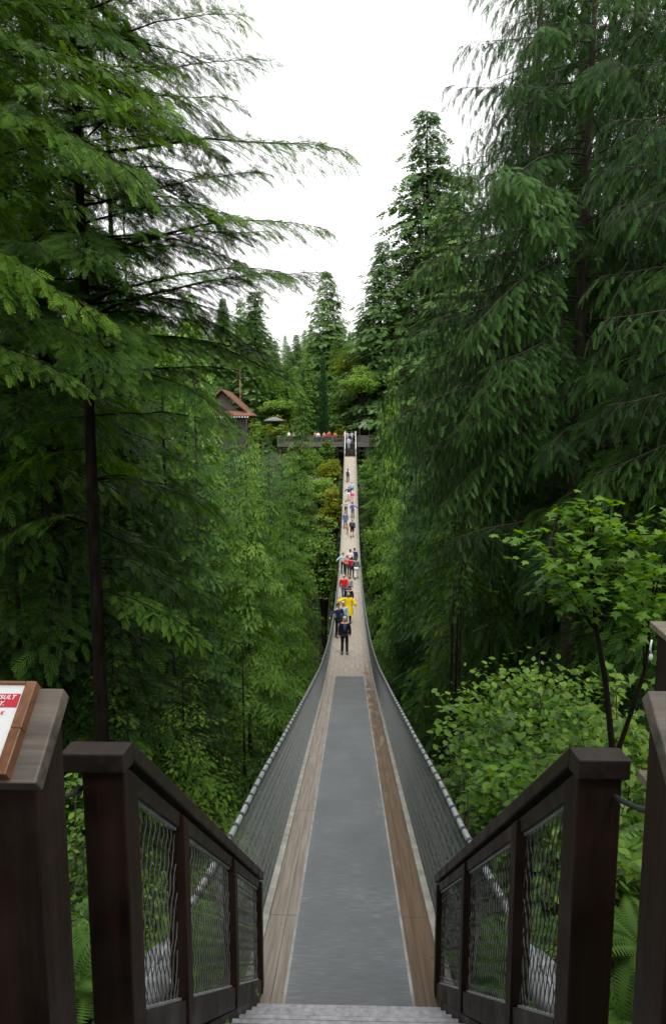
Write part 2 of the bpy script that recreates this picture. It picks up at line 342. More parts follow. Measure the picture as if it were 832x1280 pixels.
M_strip = plain('mat_edge_strip', (.30, .30, .29), .5, .4, scale=5, noise=.3)
for s in (-1, 1):
    strip('edge_beam', s * .80 - .035, s * .80 + .035, 4.3, 98, 190, -.14, .045, M_edge, bridge)
    strip('mat_edge', s * .497 - .012, s * .497 + .012, 4.32, 23.0, 50, .004, .018, M_strip, bridge)
def cable_pts(s, y0=2.6, y1=99, n=260):
    out = []
    for y in np.concatenate([np.linspace(y0, 5.4, 8), np.linspace(5.6, y1, n)]):
        z = cable_z(y) if y > 5.5 else float(cable_z(5.5)) + (5.5 - y) * .29
        out.append(Vector((s * float(cable_x(y)), y, float(z))))
    return out
def wires(lines, r):
    """lines: list of (n,3) polylines -> triangular prisms as quads"""
    out = []
    for P in lines:
        P = np.asarray(P); A = P[:-1]; B = P[1:]; d = unit(B - A)
        ref = np.where(np.abs(d[:, :1]) > .8, np.array([[0, 0, 1.]]), np.array([[1., 0, 0]]))
        u = unit(np.cross(d, ref)); v = np.cross(d, u)
        ring = [r * (u * math.cos(t) + v * math.sin(t)) for t in (0, 2.094, 4.189)]
        for k in range(3):
            a, b = ring[k], ring[(k + 1) % 3]; out.append(np.stack([A + a, A + b, B + b, B + a], 1))
    return np.concatenate(out)
for s in (-1, 1):
    mb = MB(); pts = cable_pts(s); mb.tube(pts, .026, 8)
    # dark lashings round the cable every 30 cm
    P = np.array([tuple(p) for p in pts]); ln = np.concatenate([[0], np.cumsum(np.linalg.norm(np.diff(P, axis=0), axis=1))])
    q = .3
    while q < ln[-1]:
        a = Vector([np.interp(q, ln, P[:, i]) for i in range(3)]); b = Vector([np.interp(q + .055, ln, P[:, i]) for i in range(3)])
        mb.tube([a, b], .033, 8, 1); q += .30
    mb.build('hand_cable', [M_galvd, M_wrap], bridge)
    # second strand just under it
    mb = MB(); mb.tube([p + Vector((s * .012, 0, -.06)) for p in pts], .013, 6); mb.build('lower_cable', [M_wrap], bridge)
    L = []
    def pt(y, h):
        z0 = deck_z(y) + .03; x0 = .83; x1 = cable_x(y); z1 = cable_z(y) - .02
        return np.stack([s * (x0 + (x1 - x0) * h), y, z0 + (z1 - z0) * h], -1)
    hh = np.linspace(0, 1, 4)
    for y in np.arange(4.5, 97.4, .05):
        for dr in (-1, 1):
            yy = np.clip(y + dr * .27 * (hh - .5), 4.4, 97.9); L.append(pt(yy, hh))
    for hfix in (.0, .5):
        yy = np.linspace(4.5, 97.8, 150); L.append(pt(yy, np.full_like(yy, hfix)))
    V = wires(L, .0028)
    L2 = [pt(np.array([y, y]), np.array([0, 1.0])) for y in np.arange(4.6, 97.8, .3)]
    V = np.concatenate([V, wires(L2, .005)])
    link('side_netting', npmesh('side_netting', V, M_galv), bridge)

# cable anchors below the stairs
for s, lab in ((-1, 'grey cast cable anchor seen through the mesh of the left stair railing'), (1, 'grey cast cable anchor seen through the mesh of the right stair railing')):
    t = thing('cable_anchor', lab, 'cable anchor', (s * 1.0, 3.15, -2.78), 0, 'cable anchors beside the stairs')
    mb = MB()
    for k in (-1, 1):
        mb.tube([(0.04 * k + s * .02, -.32, .12), (.045 * k, -.12, .02), (.045 * k, .16, -.07), (.03 * k, .28, -.09)], [.05, .062, .058, .036], 12)
    mb.build('socket', M_sock, t)
    mb = MB(); mb.tube([(-.13, -.05, -.02), (.13, -.05, -.02)], .035, 10); mb.tube([(-.15, -.05, -.02), (-.12, -.05, -.02)], .055, 6, smooth=False); mb.tube([(.12, -.05, -.02), (.15, -.05, -.02)], .055, 6, smooth=False); mb.build('pin', M_galvd, t)
    mb = MB(); mb.box(-.012, .012, -.12, .12, -.5, .04); mb.box(-.11, .11, -.14, .14, -2.6, -.44)
    mb.build('bracket', M_sock, t, .01)

# ------------------------------------------------------------------ stairs
SX = .67
def stair_line(y): return -4.36 + .2 - .83 * (y - 4.45) * 1.0   # top of the treads
st = thing('staircase', 'steel grating stairs going down from the camera to the bridge deck', 'stairs', (0, 4.45, -4.3))
NT = 12
for k in range(NT):
    y1 = 4.45 - .241 * k; z = -4.15 + .2 * k
    mb = MB()
    mb.box(-SX + .01, SX - .01, y1 - .262, y1 - .252, z - .045, z); mb.box(-SX + .01, SX - .01, y1 - .03, y1, z - .03, z)
    for j in range(7):
        yy = y1 - .05 - j * .030; mb.box(-SX + .012, SX - .012, yy - .005, yy, z - .03, z - .003)
    for j in range(13):
        xx = -SX + .04 + j * .105; mb.box(xx - .003, xx + .003, y1 - .25, y1 - .031, z - .024, z - .006)
    o = mb.build('tread', M_gratem, st); o.location = (0, -4.45, 4.3)
for s in (-1, 1):
    mb = MB(); mb.beam((s * (SX + .025), 4.62 - 4.45, -4.42 + 4.3), (s * (SX + .025), 1.52 - 4.45, -1.86 + 4.3), .04, .26); mb.build('stringer', M_rail, st)
ld = thing('landing_platform', 'dark timber landing at the top of the bridge stairs under the camera', 'platform', (0, .5, -1.78))
mb = MB()
for k in range(9):
    mb.box(-2.2, 2.2, -1.4 + k * .2, -1.405 + k * .2 + .19, -.05, 0)
mb.build('planks', M_rail, ld); mb = MB()
for x in (-2, -.8, .8, 2): mb.box(x - .06, x + .06, -1.3, .3, -.3, -.055); mb.box(x - .07, x + .07, .1, .24, -3.4, -.305)
mb.build('beams', M_post, ld)

def stair_rail(s, label):
    t = thing('stair_railing', label, 'railing', (s * SX, 1.97, -1.9), 0, 'railings either side of the stairs')
    o0 = Vector(t.location)
    def T(v): return Vector(v) - o0
    topz = lambda y: -1.0 - (y - 1.97) * .845 if y > 1.9 else -1.0
    posts = [(1.97, .13, .125), (2.62, .075, .085), (3.75, .075, .085), (4.86, .07, .075)]
    for i, (y, wx, wy) in enumerate(posts):
        mb = MB(); zt = topz(y) - .035; zb = (-1.0 - (y - 1.97) * .845) - (.98 if i else 1.9)
        if i == 3: zb = -4.42
        xi, xo = s * SX, s * (SX + wx)
        a, b = min(xi, xo), max(xi, xo)
        dz = .845 * wy / 2
        c = [(a, y - wy / 2, zb), (b, y - wy / 2, zb), (b, y + wy / 2, zb), (a, y + wy / 2, zb), (a, y - wy / 2, zt + dz - .015), (b, y - wy / 2, zt + dz - .015), (b, y + wy / 2, zt - dz - .015), (a, y + wy / 2, zt - dz - .015)]
        mb.hexa([T(q) for q in c]); mb.build('post', M_post, t, .006)
    # handrail cap: short level nose then the slope
    mb = MB(); a, b = sorted((s * (SX - .005), s * (SX + (.185 if s < 0 else .145))))
    prof = [(1.888, -.958), (1.98, -.962), (4.93, -.962 - (4.93 - 1.98) * .845)]
    th = .062
    for (y0, z0), (y1, z1) in zip(prof, prof[1:]):
        mb.hexa([T(q) for q in [(a, y0, z0 - th), (b, y0, z0 - th), (b, y1, z1 - th - .012), (a, y1, z1 - th - .012), (a, y0, z0), (b, y0, z0), (b, y1, z1), (a, y1, z1)]])
    bmx = mb.build('handrail', M_rail, t, .006)
    # sub-rail under cap, bottom rail
    for nm, off, h, wx in (('upper_rail', -.075, .05, .05), ('bottom_rail', -.955, .11, .06)):
        mb = MB()
        for (ya, yb) in ((2.035, 2.575), (2.665, 3.705), (3.795, 4.82)):
            mb.beam(T((s * (SX + .04), ya, topz(ya) + off)), T((s * (SX + .04), yb, topz(yb) + off)), wx, h)
        mb.build(nm, M_rail if nm == 'bottom_rail' else M_galvd if False else M_rail, t)
    mb = MB()
    for (ya, yb) in ((2.035, 2.575), (2.665, 3.705), (3.795, 4.82)):
        for off in (-.108, -.885):
            mb.beam(T((s * (SX + .04), ya, topz(ya) + off)), T((s * (SX + .04), yb, topz(yb) + off)), .02, .02)
    mb.build('mesh_frame', M_galvd, t)
    # woven wire panels
    for (ya, yb) in ((2.035, 2.575), (2.665, 3.705), (3.795, 4.82)):
        L = []; H0, H1 = -.885, -.11; D = H1 - H0; pitch = .05; run = .30
        for dr in (-1, 1):
            y = ya - run
            while y < yb + run:
                t0, t1 = 0.0, 1.0; y0, y1 = (y, y + run) if dr > 0 else (y + run, y)
                # clip to panel
                def lim(t): return y0 + (y1 - y0) * t
                if dr > 0:
                    t0 = max(0, (ya - y0) / run); t1 = min(1, (yb - y0) / run)
                else:
                    t0 = max(0, (y0 - yb) / run); t1 = min(1, (y0 - ya) / run)
                if t1 - t0 > .03:
                    P = []
                    for tt in np.linspace(t0, t1, max(2, int((t1 - t0) * 14))):
                        yy = lim(tt); off = .003 * math.sin(tt * 45 + dr)
                        P.append(T((s * (SX + .04) + off * s + dr * .002, yy, topz(yy) + H0 + D * tt)))
                    L.append([tuple(p) for p in P])
                y += pitch
        link('wire_panel', npmesh('wire_panel', wires(L, .0024), M_panel), t)
    return t
stair_rail(-1, 'dark wooden railing with wire mesh left of the stairs')
stair_rail(1, 'dark wooden railing with wire mesh right of the stairs')

# landing railing ends with slanted plank, one carries the sign
def landing_end(s, label, xin, xout, y0, y1, zlo, zhi):
    t = thing('landing_railing', label, 'railing', (s * xin, y0, -1.78))
    o0 = Vector(t.location)
    a, b = sorted((s * xin, s * xout)); T = lambda v: Vector(v) - o0
    dy, dz = y1 - y0, zhi - zlo; l = math.hypot(dy, dz); ny, nz = -dz / l * .045, dy / l * .045
    mb = MB(); mb.hexa([T(q) for q in [(a, y0, zlo), (b, y0, zlo), (b, y1, zhi), (a, y1, zhi), (a, y0 + ny, zlo + nz), (b, y0 + ny, zlo + nz), (b, y1 + ny, zhi + nz), (a, y1 + ny, zhi + nz)]]); mb.build('slanted_plank', M_grey, t, .004)
    g = .012
    a2, b2 = sorted((s * (xin + .02), s * (xout - .02)))
    mb = MB(); mb.hexa([T(q) for q in [(a2, y0 + .012, -1.78), (b2, y0 + .012, -1.78), (b2, y1 - .005, -1.78), (a2, y1 - .005, -1.78), (a2, y0 + .012, zlo - .0), (b2, y0 + .012, zlo - .0), (b2, y1 - .005, zhi - .03), (a2, y1 - .005, zhi - .03)]]); mb.build('panel', M_post, t, .004)
    return t
pl = at(50, 972, 1.36); ph = at(85, 860, 1.50)
XL = .5 * (abs(pl.x) + abs(ph.x))
landing_end(-1, 'dark wooden landing railing with slanted grey plank under the warning sign', XL, XL + .9, 1.36, 1.52, pl.z - .03, ph.z - .03)
pr = at(806, 862, 1.5)
landing_end(1, 'dark wooden landing railing with slanted grey plank at the right edge', pr.x, pr.x + .9, 1.36, 1.52, pl.z - .03, pr.z - .03)

# sign: board in a timber frame lying on the slanted plank
def sign():
    s0 = at(-30, 975, 1.33); 
    tr = at(45, 851, 1.475); br_ = at(8, 968, 1.315)
    e_up = Vector((0, tr.y - br_.y, tr.z - br_.z)); H = e_up.length; e_up.normalize()
    nrm = Vector((0, -e_up.z, e_up.y)); xr = .5 * (tr.x + br_.x)
    t = thing('warning_sign', 'white warning sign with red band in an orange brown timber frame', 'sign', (xr, br_.y, br_.z))
    W = .62
    def Q(u, v, w): return Vector((u, 0, 0)) + e_up * v + nrm * w
    def slab(mb, u0, u1, v0, v1, w0, w1): mb.hexa([Q(u0, v0, w0), Q(u1, v0, w0), Q(u1, v1, w0), Q(u0, v1, w0), Q(u0, v0, w1), Q(u1, v0, w1), Q(u1, v1, w1), Q(u0, v1, w1)])
    fw = .024
    for (u0, u1, v0, v1) in ((-fw, 0, .0, H * .47), (-fw, 0, H * .474, H), (-W, -W + fw, 0, H), (-W + fw + .001, -fw - .001, 0, fw), (-W + fw + .001, -fw - .001, H - .008, H)):
        mb = MB(); slab(mb, u0, u1, v0, v1, -.035, .0); mb.build('frame', M_frame, t, .002)
    mb = MB(); slab(mb, -W + fw, -fw, fw, H - .008, -.03, -.006); mb.build('panel', plain('sign_white', (.78, .78, .80), .3, noise=.02), t)
    M_red = plain('sign_red', (.52, .018, .045), .35, noise=.04)
    vt = H - .030; 
    mb = MB(); slab(mb, -W + fw + .002, -fw - .004, vt - .032, vt, -.006, -.0045); band = mb.build('red_band', M_red, t)
    M_w = plain('sign_letter_white', (.85, .85, .85), .4, noise=.01)
    rot = Matrix((Vector((1, 0, 0)), e_up, nrm)).transposed().to_4x4()
    def text(body, size, u, v, w, mat, nm, spacing=1.0):
        cu = bpy.data.curves.new('lettering', 'FONT'); cu.body = body; cu.size = size; cu.align_x = 'RIGHT'; cu.shear = .25; cu.space_character = spacing; cu.extrude = .0003; cu.offset = size * .018; cu.materials.append(mat)
        tmp = bpy.data.objects.new('tmp', cu); C.objects.link(tmp); bpy.context.view_layer.update()
        me = bpy.data.meshes.new_from_object(tmp.evaluated_get(bpy.context.evaluated_depsgraph_get())); bpy.data.objects.remove(tmp)
        if not me.materials: me.materials.append(mat)
        o = link(nm, me, t); o.matrix_local = Matrix.Translation(Q(u, v, w)) @ rot
        return o
    text('MAY RESULT', .0145, -fw - .014, vt - .0135, -.0038, M_w, 'lettering', 1.1)
    text('IN INJURY.', .0145, -fw - .033, vt - .0285, -.0038, M_w, 'lettering', 1.1)
    text('WALK', .012, -fw - .028, vt - .050, -.0050, M_red, 'lettering', 1.3)
sign()

# thin dark cables between landing rails and stair posts
for s, a, b, lab in ((-1, at(52, 1000, 1.5), at(104, 984, 2.0), 'dark cable slung between the sign panel and the left stair post'),
                     (1, at(822, 1016, 1.5), at(758, 988, 2.0), 'dark cable slung between the right landing railing and the stair post')):
    mb = MB(); mid = (a + b) / 2 + Vector((0, 0, -.012)); mb.tube([a, a.lerp(mid, .6) + Vector((0, 0, -.004)), mid, b.lerp(mid, .6) + Vector((0, 0, -.004)), b], .008, 8)
    tag(mb.build('tie_cable', M_rope), lab, 'cable', 'tie cables at the stair posts')

# lookout railing at the right edge
def lookout():
    o0 = at(830, 880, 3.1); t = thing('lookout_railing', 'weathered lookout railing with cap, post and ledge board at the right edge', 'railing', (o0.x, 3.1, -4.6))
    B = Vector(t.location)
    tp = at(811, 776, 3.0); mb = MB(); a = tp.x - B.x; zc = tp.z - B.z - .03
    mb.hexa([(a, -.30, zc - .015), (a + .9, -.30, zc - .015), (a + .9, -.1, zc), (a + .0, -.1, zc), (a, -.30, zc + .012), (a + .9, -.30, zc + .012), (a + .9, -.1, zc + .03), (a, -.1, zc + .03)])
    mb.build('cap', M_ledge, t, .004)
    for dx in (.02, .72):
        mb = MB(); mb.box(a + dx, a + dx + .1, -.25, -.14, 0, zc - .021); mb.build('post', M_post, t, .005)
    lz = at(796, 962, 2.98).z - B.z
    mb = MB(); lx = at(796, 962, 2.98).x - B.x; mb.box(lx, lx + 1.0, -.34, -.12, lz - .04, lz); mb.build('ledge', M_ledge, t, .004)
    mb = MB(); mb.box(lx + .015, lx + 1.0, -.32, -.28, lz - .24, lz - .042); mb.build('fascia', M_grey, t)
    for k in range(3):
        mb = MB(); mb.box(a + .136, a + .719, -.21, -.18, lz + .06 + k * .14, lz + .1 + k * .14); mb.build('slat', M_post, t)
    tg = MB(); p = at(813, 817, 2.82); tg.tube([p + Vector((0, 0, .06)) - B, p - B + Vector((-.005, 0, .02)), p - B], .004, 6); tg.ball(p - B + Vector((0, 0, -.015)), (.009, .005, .016), 10, 8); tg.build('tag', plain('plastic_white', (.7, .7, .72), .4), t)
lookout()

# ------------------------------------------------------------------ foliage generator
def spray_template(k, ang, side_l, wdt, droop=.12, tip=.25, spine=.03):
    """flat feathery spray of unit length along x: (quads,4,3), tip factor per quad"""
    Q = []; T = []
    def q(a, b, w_, t):
        a = np.array(a, float); b = np.array(b, float); d = b - a; n = np.array([-d[1], d[0], 0]); n /= np.linalg.norm(n) + 1e-9
        m = a + d * .55; Q.append([a, m + n * w_ / 2, b, m - n * w_ / 2]); T.append(t)
    q((0, 0, 0), (1, 0, -droop), spine * 2, .6)
    for i in range(k):
        u = (i + .5) / k; l = side_l * (1 - u) ** .6 * (.6 + .4 * min(1, u * 4)) + .07
        for s in (-1, 1):
            a = (u, 0, -droop * u * u); an = ang * (1 - .25 * u) + random.uniform(-.1, .1)
            b = (u + l * math.cos(an), s * l * math.sin(an), -droop * u * u - l * tip * random.uniform(.5, 1.4)); q(a, b, wdt, .3 + .7 * u)
    return np.array(Q), np.array(T)
SPR = {
    'hem': [spray_template(9, .90, .36, .062, .15, .15) for _ in range(3)],
    'ced': [spray_template(9, .55, .34, .055, .25, .40, .02) for _ in range(3)],
    'mid': [spray_template(6, .75, .36, .095, .15, .2, .035) for _ in range(3)],
    'far': [spray_template(3, .75, .48, .22, .15, .2, .07) for _ in range(3)],
}
def conifer_mesh(name, H, mat, seed, kind='mid', z0=.1, nbr=90, blen=lambda t: 2.5 * (1 - t), elev=.1, droop=.35, tipup=0.0,
                 hang=.3, seclen=.38, secgap=.16, sprl=.32, sprgap=.14, secang=.95, jit=.25, extra=None, limbs=True, base_r=None, bark=None, bare=.12, azi=None, bend=0.0, width=1.0, btv=.15, inner=None):
    """returns (trunk mesh, crown mesh). t=0 at the ground, 1 at the top; branches = list of spines carrying side twigs carrying sprays"""
    rg = np.random.default_rng(seed); rd = random.Random(seed)
    tpl = SPR[kind]
    wob = [(rd.uniform(-1, 1) * bend, rd.uniform(-1, 1) * bend) for _ in range(3)]
    def axis(t): return np.array([wob[0][0] * math.sin(t * 2.2) * H * .02, wob[0][1] * math.sin(t * 2.7) * H * .02, t * H])
    base_r = base_r or (H * .0062 if kind == 'mid' else H * .010)
    tr = MB(); ts = np.linspace(-.06, 1, 12)
    tr.tube([axis(max(t, 0)) if t >= 0 else (0, 0, t * H) for t in ts], [max(.01, base_r * (1 - max(t, 0)) ** .8 * (1.25 if t < .02 else 1)) for t in ts], 8)
    O = []; U = []; Vv = []; S = []; TT = []
    br = []
    for i in range(nbr):
        t = z0 + (1 - z0) * ((i + rd.random() * .9) / nbr) ** 1.0
        az = i * 2.39996 + rd.uniform(-.5, .5) if azi is None else azi(i, rd)
        L = blen((t - z0) / (1 - z0)) * rd.uniform(1 - jit, 1 + jit * .6)
        br.append((t * H, az, L, elev + rd.uniform(-.12, .12), droop * rd.uniform(.7, 1.3), rd.uniform(-.35, .35)))
    for i in range(int(nbr * (inner if inner is not None else 1.1 if kind in ('mid', 'far') else .35))):   # short inner twigs close to the trunk
        t = z0 + (1 - z0) * rd.random() ** .9; br.append((t * H, rd.uniform(0, 6.28), (.35 + blen((t - z0) / (1 - z0)) * rd.uniform(.25, .5)) * (azi is None), elev + .1, droop, 0))
    if extra: br += extra
    for (z, az, L, e0, dr, curl) in br:
        if L < .15: continue
        n = 9; s = np.linspace(0, 1, n); p0 = axis(min(1, z / H)); p0[2] = z
        a = az + curl * s * .6; hd = np.stack([np.cos(a), np.sin(a)], -1)
        step = np.diff(s, prepend=0)[:, None] * L
        xy = np.cumsum(hd * step * math.cos(e0), 0); zz = L * (math.sin(e0) * s - dr * s * s + tipup * s ** 3) + np.cumsum(rg.normal(0, .008 * L, n)) * (s > 0)
        P = np.concatenate([xy, zz[:, None]], 1) + p0
        if limbs: tr.tube(P[::2] if kind == 'far' else P, np.linspace(max(.010, L * .0075), .003 if kind != 'far' else .012, len(P[::2] if kind == 'far' else P)), 3 if kind == 'far' else 4, cap=False)
        bt = rg.normal(0, btv)
        nsec = max(3, int(L * (1 - bare) / secgap))
        for j in range(nsec + 1):
            sj = bare + (1 - bare) * (j + rg.random() * .6) / (nsec + .6) if j < nsec else .97
            sj = min(sj, .985)
            pos = np.array([np.interp(sj, s, P[:, c]) for c in range(3)])
            q0 = np.array([np.interp(min(1, sj + .05), s, P[:, c]) for c in range(3)]); q1 = np.array([np.interp(max(0, sj - .05), s, P[:, c]) for c in range(3)])
            fw = q0 - q1; fw /= np.linalg.norm(fw) + 1e-9
            sd = np.cross(fw, [0, 0, 1.]); sd /= np.linalg.norm(sd) + 1e-9
            sg = 1 if j % 2 else -1
            an = secang * (1 - .35 * sj) * rg.uniform(.8, 1.15) if j < nsec else 0
            l2 = seclen * L * width * (min(1, sj * 3.0 + .25)) * (1 - sj) ** .55 * rg.uniform(.65, 1.2) + sprl * .8 * min(1, .3 + L / 3.0)
            d2 = fw * math.cos(an) + sd * sg * math.sin(an)
            m = max(2, int(l2 / sprgap)); tt = (np.arange(m) + .3) / m
            # secondary twig curve with gravity
            P2 = pos + d2 * (tt * l2)[:, None] + np.array([0, 0, -1.]) * (hang * l2 * tt ** 2)[:, None]
            tdir = d2[None] + np.array([0, 0, -1.]) * (2 * hang * tt)[:, None]; tdir = unit(tdir)
            nn = unit(np.cross(tdir, sd[None] * .999 + 1e-3)); nn = unit(np.where(nn[:, 2:] < 0, -nn, nn))
            lat = unit(np.cross(nn, tdir))
            alt = np.where(np.arange(m) % 2, 1, -1)[:, None]
            a2 = rg.uniform(.45, .85, (m, 1)); a2[-1] = 0
            ud = unit(tdir * np.cos(a2) + lat * alt * np.sin(a2) + rg.normal(0, .13, (m, 3)) + np.array([0, 0, -1.]) * hang * .7 * rg.random((m, 1)))
            vd = unit(np.cross(unit(nn + rg.normal(0, .25 if kind == 'mid' else .38, (m, 3))), ud))
            if kind in ('hem', 'ced') and l2 > .3: tr.tube([pos, pos + d2 * l2 * .5 + np.array([0, 0, -hang * l2 * .25]), pos + d2 * l2 + np.array([0, 0, -hang * l2])], [.006, .004, .002], 3, cap=False)
            O.append(P2); U.append(ud); Vv.append(vd)
            S.append(sprl * min(1, .4 + L / 3.0) * rg.uniform(.7, 1.25, m) * (.65 + .35 * np.sin(np.pi * np.clip(tt, .15, .85))))
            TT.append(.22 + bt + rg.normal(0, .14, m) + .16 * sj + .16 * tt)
    O = np.concatenate(O); U = np.concatenate(U); Vv = np.concatenate(Vv); S = np.concatenate(S); TT = np.concatenate(TT)
    W = np.cross(U, Vv)
    out = []; tn = []
    which = rg.integers(0, len(tpl), len(O))
    for k, (Q, T) in enumerate(tpl):
        m = which == k
        if not m.any(): continue
        o, u, v, ww, s_ = O[m], U[m], Vv[m], W[m], S[m]
        X = o[:, None, None] + s_[:, None, None, None] * (Q[None, :, :, 0:1] * u[:, None, None] + Q[None, :, :, 1:2] * v[:, None, None] + Q[None, :, :, 2:3] * ww[:, None, None])
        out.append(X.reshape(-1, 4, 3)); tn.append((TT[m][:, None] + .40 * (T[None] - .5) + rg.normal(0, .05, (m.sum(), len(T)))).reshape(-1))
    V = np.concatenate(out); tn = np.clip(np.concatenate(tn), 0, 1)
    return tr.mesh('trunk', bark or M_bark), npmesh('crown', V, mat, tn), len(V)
NQ = [0]
PROTO = {}
def plant_tree(name, key, x, y, z, rz, sc_, label, cat, group=None, tilt=0):
    tm, cm = PROTO[key]
    t = thing(name, label, cat, (x, y, z), rz, group); t.scale = (sc_, sc_, sc_) if not hasattr(sc_, '__len__') else sc_
    t.rotation_euler = (tilt, 0, rz)
    link('trunk', tm, t); link('crown', cm, t); return t
def proto(key, *a, **k):
    tm, cm, n = conifer_mesh(key, *a, **k); PROTO[key] = (tm, cm); NQ[0] += n
def base(px, D, extra=0):
    x = at(px, 600, D).x; return x, float(ground_z(x, D)) - .2 + extra

# --- left foreground hemlock, trunk at px 110
D0 = 13.0; x0 = at(107, 500, D0).x; zg = float(ground_z(x0, D0)) - .3
def reach(pz, px_tip, py_tip, D=D0, dy=0, x_=None, zb=None, elev=0.1, tipup=0.0):
    """branch that leaves the trunk at photo height pz and ends at the given photo point, dy metres nearer/farther"""
    x_ = x0 if x_ is None else x_; zb = zg if zb is None else zb
    z = at(110, pz, D).z - zb; tp = at(px_tip, py_tip, D + dy)
    h = math.hypot(tp.x - x_, dy); az = math.atan2(dy, tp.x - x_); L = h / math.cos(elev) * 1.02
    dr = math.sin(elev) + tipup - (tp.z - zb - z) / L
    return (z, az, L, elev, dr, 0.0)
ex = [reach(205, 418, 186, dy=-.5, elev=.22), reach(255, 315, 215, dy=.6, elev=.25), reach(330, 395, 298, dy=-.8, elev=.28), reach(300, 330, 280, dy=.5, elev=.2), reach(400, 388, 352, dy=.3, elev=.32), reach(380, 345, 340, dy=-1.2, elev=.3),
      reach(110, 318, 72, dy=.2, elev=.32), reach(60, 300, 20, dy=-.6, elev=.35), reach(150, 290, 130, dy=-.9, elev=.25), reach(10, 290, -30, dy=.4, elev=.3), reach(440, 322, 440, dy=-.4, elev=.25),
      reach(470, 305, 460, dy=.9, elev=.25), reach(520, 290, 545, dy=-.5, elev=.2), reach(470, 270, 520, dy=-1.5, elev=.2), reach(700, 262, 770, dy=.8, elev=.15), reach(740, 240, 800, dy=-.6, elev=.1), reach(600, 262, 640, dy=1.6, elev=.15), reach(560, 0, 620, dy=1.0, elev=.1), reach(640, -40, 700, dy=-.5, elev=.1), reach(520, 20, 560, dy=.9, elev=.1)]
Hh = 27.0
tm, cm, n = conifer_mesh('h', Hh, M_hem, 5, 'hem', z0=.52, nbr=120, blen=lambda t: 3.3 * (1 - t) ** .5 + .3, elev=.12, droop=.30, hang=.30, seclen=.34, secgap=.12, sprl=.25, sprgap=.072, extra=ex, base_r=.175, bare=.15, bend=.3)
NQ[0] += n
t = thing('hemlock_tree', 'tall hemlock with bare dark trunk and long feathery branches at the left', 'tree', (x0, D0, zg)); link('trunk', tm, t); link('crown', cm, t)

# --- near hemlock whose boughs come in from the left edge
xb, yb = -6.6, 8.6; zb = float(ground_z(xb, yb)) - .2
exn = [reach(r[0], r[1], r[2], D=8.6, dy=r[3], x_=xb, zb=zb, elev=.22) for r in ((60, 150, 85, -.6), (110, 205, 105, .3), (150, 165, 205, -.9), (200, 180, 150, .8), (330, 120, 395, -.5), (380, 110, 430, .5), (20, 120, 20, .2), (-40, 130, -20, .6), (250, 90, 250, 0), (440, 80, 480, -.7))]
tm, cm, n = conifer_mesh('h2', 20, M_hemn, 8, 'hem', z0=.56, nbr=22, blen=lambda t: 3.0 * (1 - t) ** .5 + .3, elev=.12, droop=.36, hang=.38, seclen=.34, secgap=.115, sprl=.21, sprgap=.062, extra=exn, base_r=.15, bare=.2)
NQ[0] += n
t = thing('hemlock_tree', 'bright green hemlock boughs reaching in from the upper left edge', 'tree', (xb, yb, zb)); link('trunk', tm, t); link('crown', cm, t)

# --- right cedar, trunk at px 737
D1 = 16.0; x1 = at(737, 300, D1).x; zg1 = float(ground_z(x1, D1)) - .3
def reach1(pz, px, py, dy=0, elev=.1, tipup=.12): return reach(pz, px, py, D1, dy, x1, zg1, elev, tipup)
exc = [reach1(0, 600, -20, .3), reach1(60, 590, 60, -.5), reach1(110, 572, 100, .2), reach1(130, 600, 170, -.8), reach1(190, 560, 215, .8), reach1(210, 545, 250, -.6), reach1(240, 530, 300, .3),
       reach1(290, 530, 340, -1.0), reach1(310, 540, 330, 1.1), reach1(350, 515, 400, .2), reach1(375, 500, 430, -.7), reach1(410, 508, 470, .9), reach1(430, 490, 500, -.2), reach1(460, 482, 540, -1.0), reach1(480, 480, 560, .5), reach1(500, 490, 600, -.5),
       reach1(520, 520, 620, 1.0), reach1(530, 560, 640, -1.4), reach1(200, 610, 250, -1.8), reach1(330, 600, 400, -2.0), reach1(440, 600, 520, -2.2)]
tm, cm, n = conifer_mesh('c', 29, M_ced, 21, 'ced', z0=.47, nbr=95, blen=lambda t: 3.9 * (1 - t) ** .6 + .3, elev=.05, droop=.30, tipup=.14, hang=1.0, seclen=.33, secgap=.12, sprl=.30, sprgap=.075, btv=.2, extra=exc, base_r=.27, bare=.22, bark=M_barkb, bend=.3, secang=.8)
NQ[0] += n
t = thing('cedar_tree', 'tall dark cedar with drooping fronds and long bare limbs right of the bridge', 'tree', (x1, D1, zg1)); link('trunk', tm, t); link('crown', cm, t)
# --- nearer cedar at the right edge
x2, y2 = 6.9, 10.2; zg2 = float(ground_z(x2, y2)) - .3
def reach2(pz, px, py, dy=0, elev=.15, tipup=.1): return reach(pz, px, py, y2, dy, x2, zg2, elev, tipup)
exr = [reach2(40, 790, 20, -.3), reach2(90, 770, 95, .4), reach2(150, 765, 160, -.4), reach2(200, 750, 215, .2), reach2(260, 770, 260, -.5), reach2(330, 752, 350, .1), reach2(380, 760, 400, -.6), reach2(420, 770, 470, .5), reach2(480, 760, 520, -.2), reach2(530, 748, 600, .3)]
tm, cm, n = conifer_mesh('c2', 24, M_ced, 31, 'ced', z0=.5, nbr=45, blen=lambda t: 2.6 * (1 - t) ** .6 + .3, elev=.05, droop=.30, tipup=.14, hang=.9, seclen=.32, secgap=.12, sprl=.24, sprgap=.065, btv=.2, extra=exr, base_r=.2, bare=.2, bark=M_barkb, secang=.8)
NQ[0] += n
t = thing('cedar_tree', 'cedar at the right edge with pale green drooping frond tips', 'tree', (x2, y2, zg2)); link('trunk', tm, t); link('crown', cm, t)

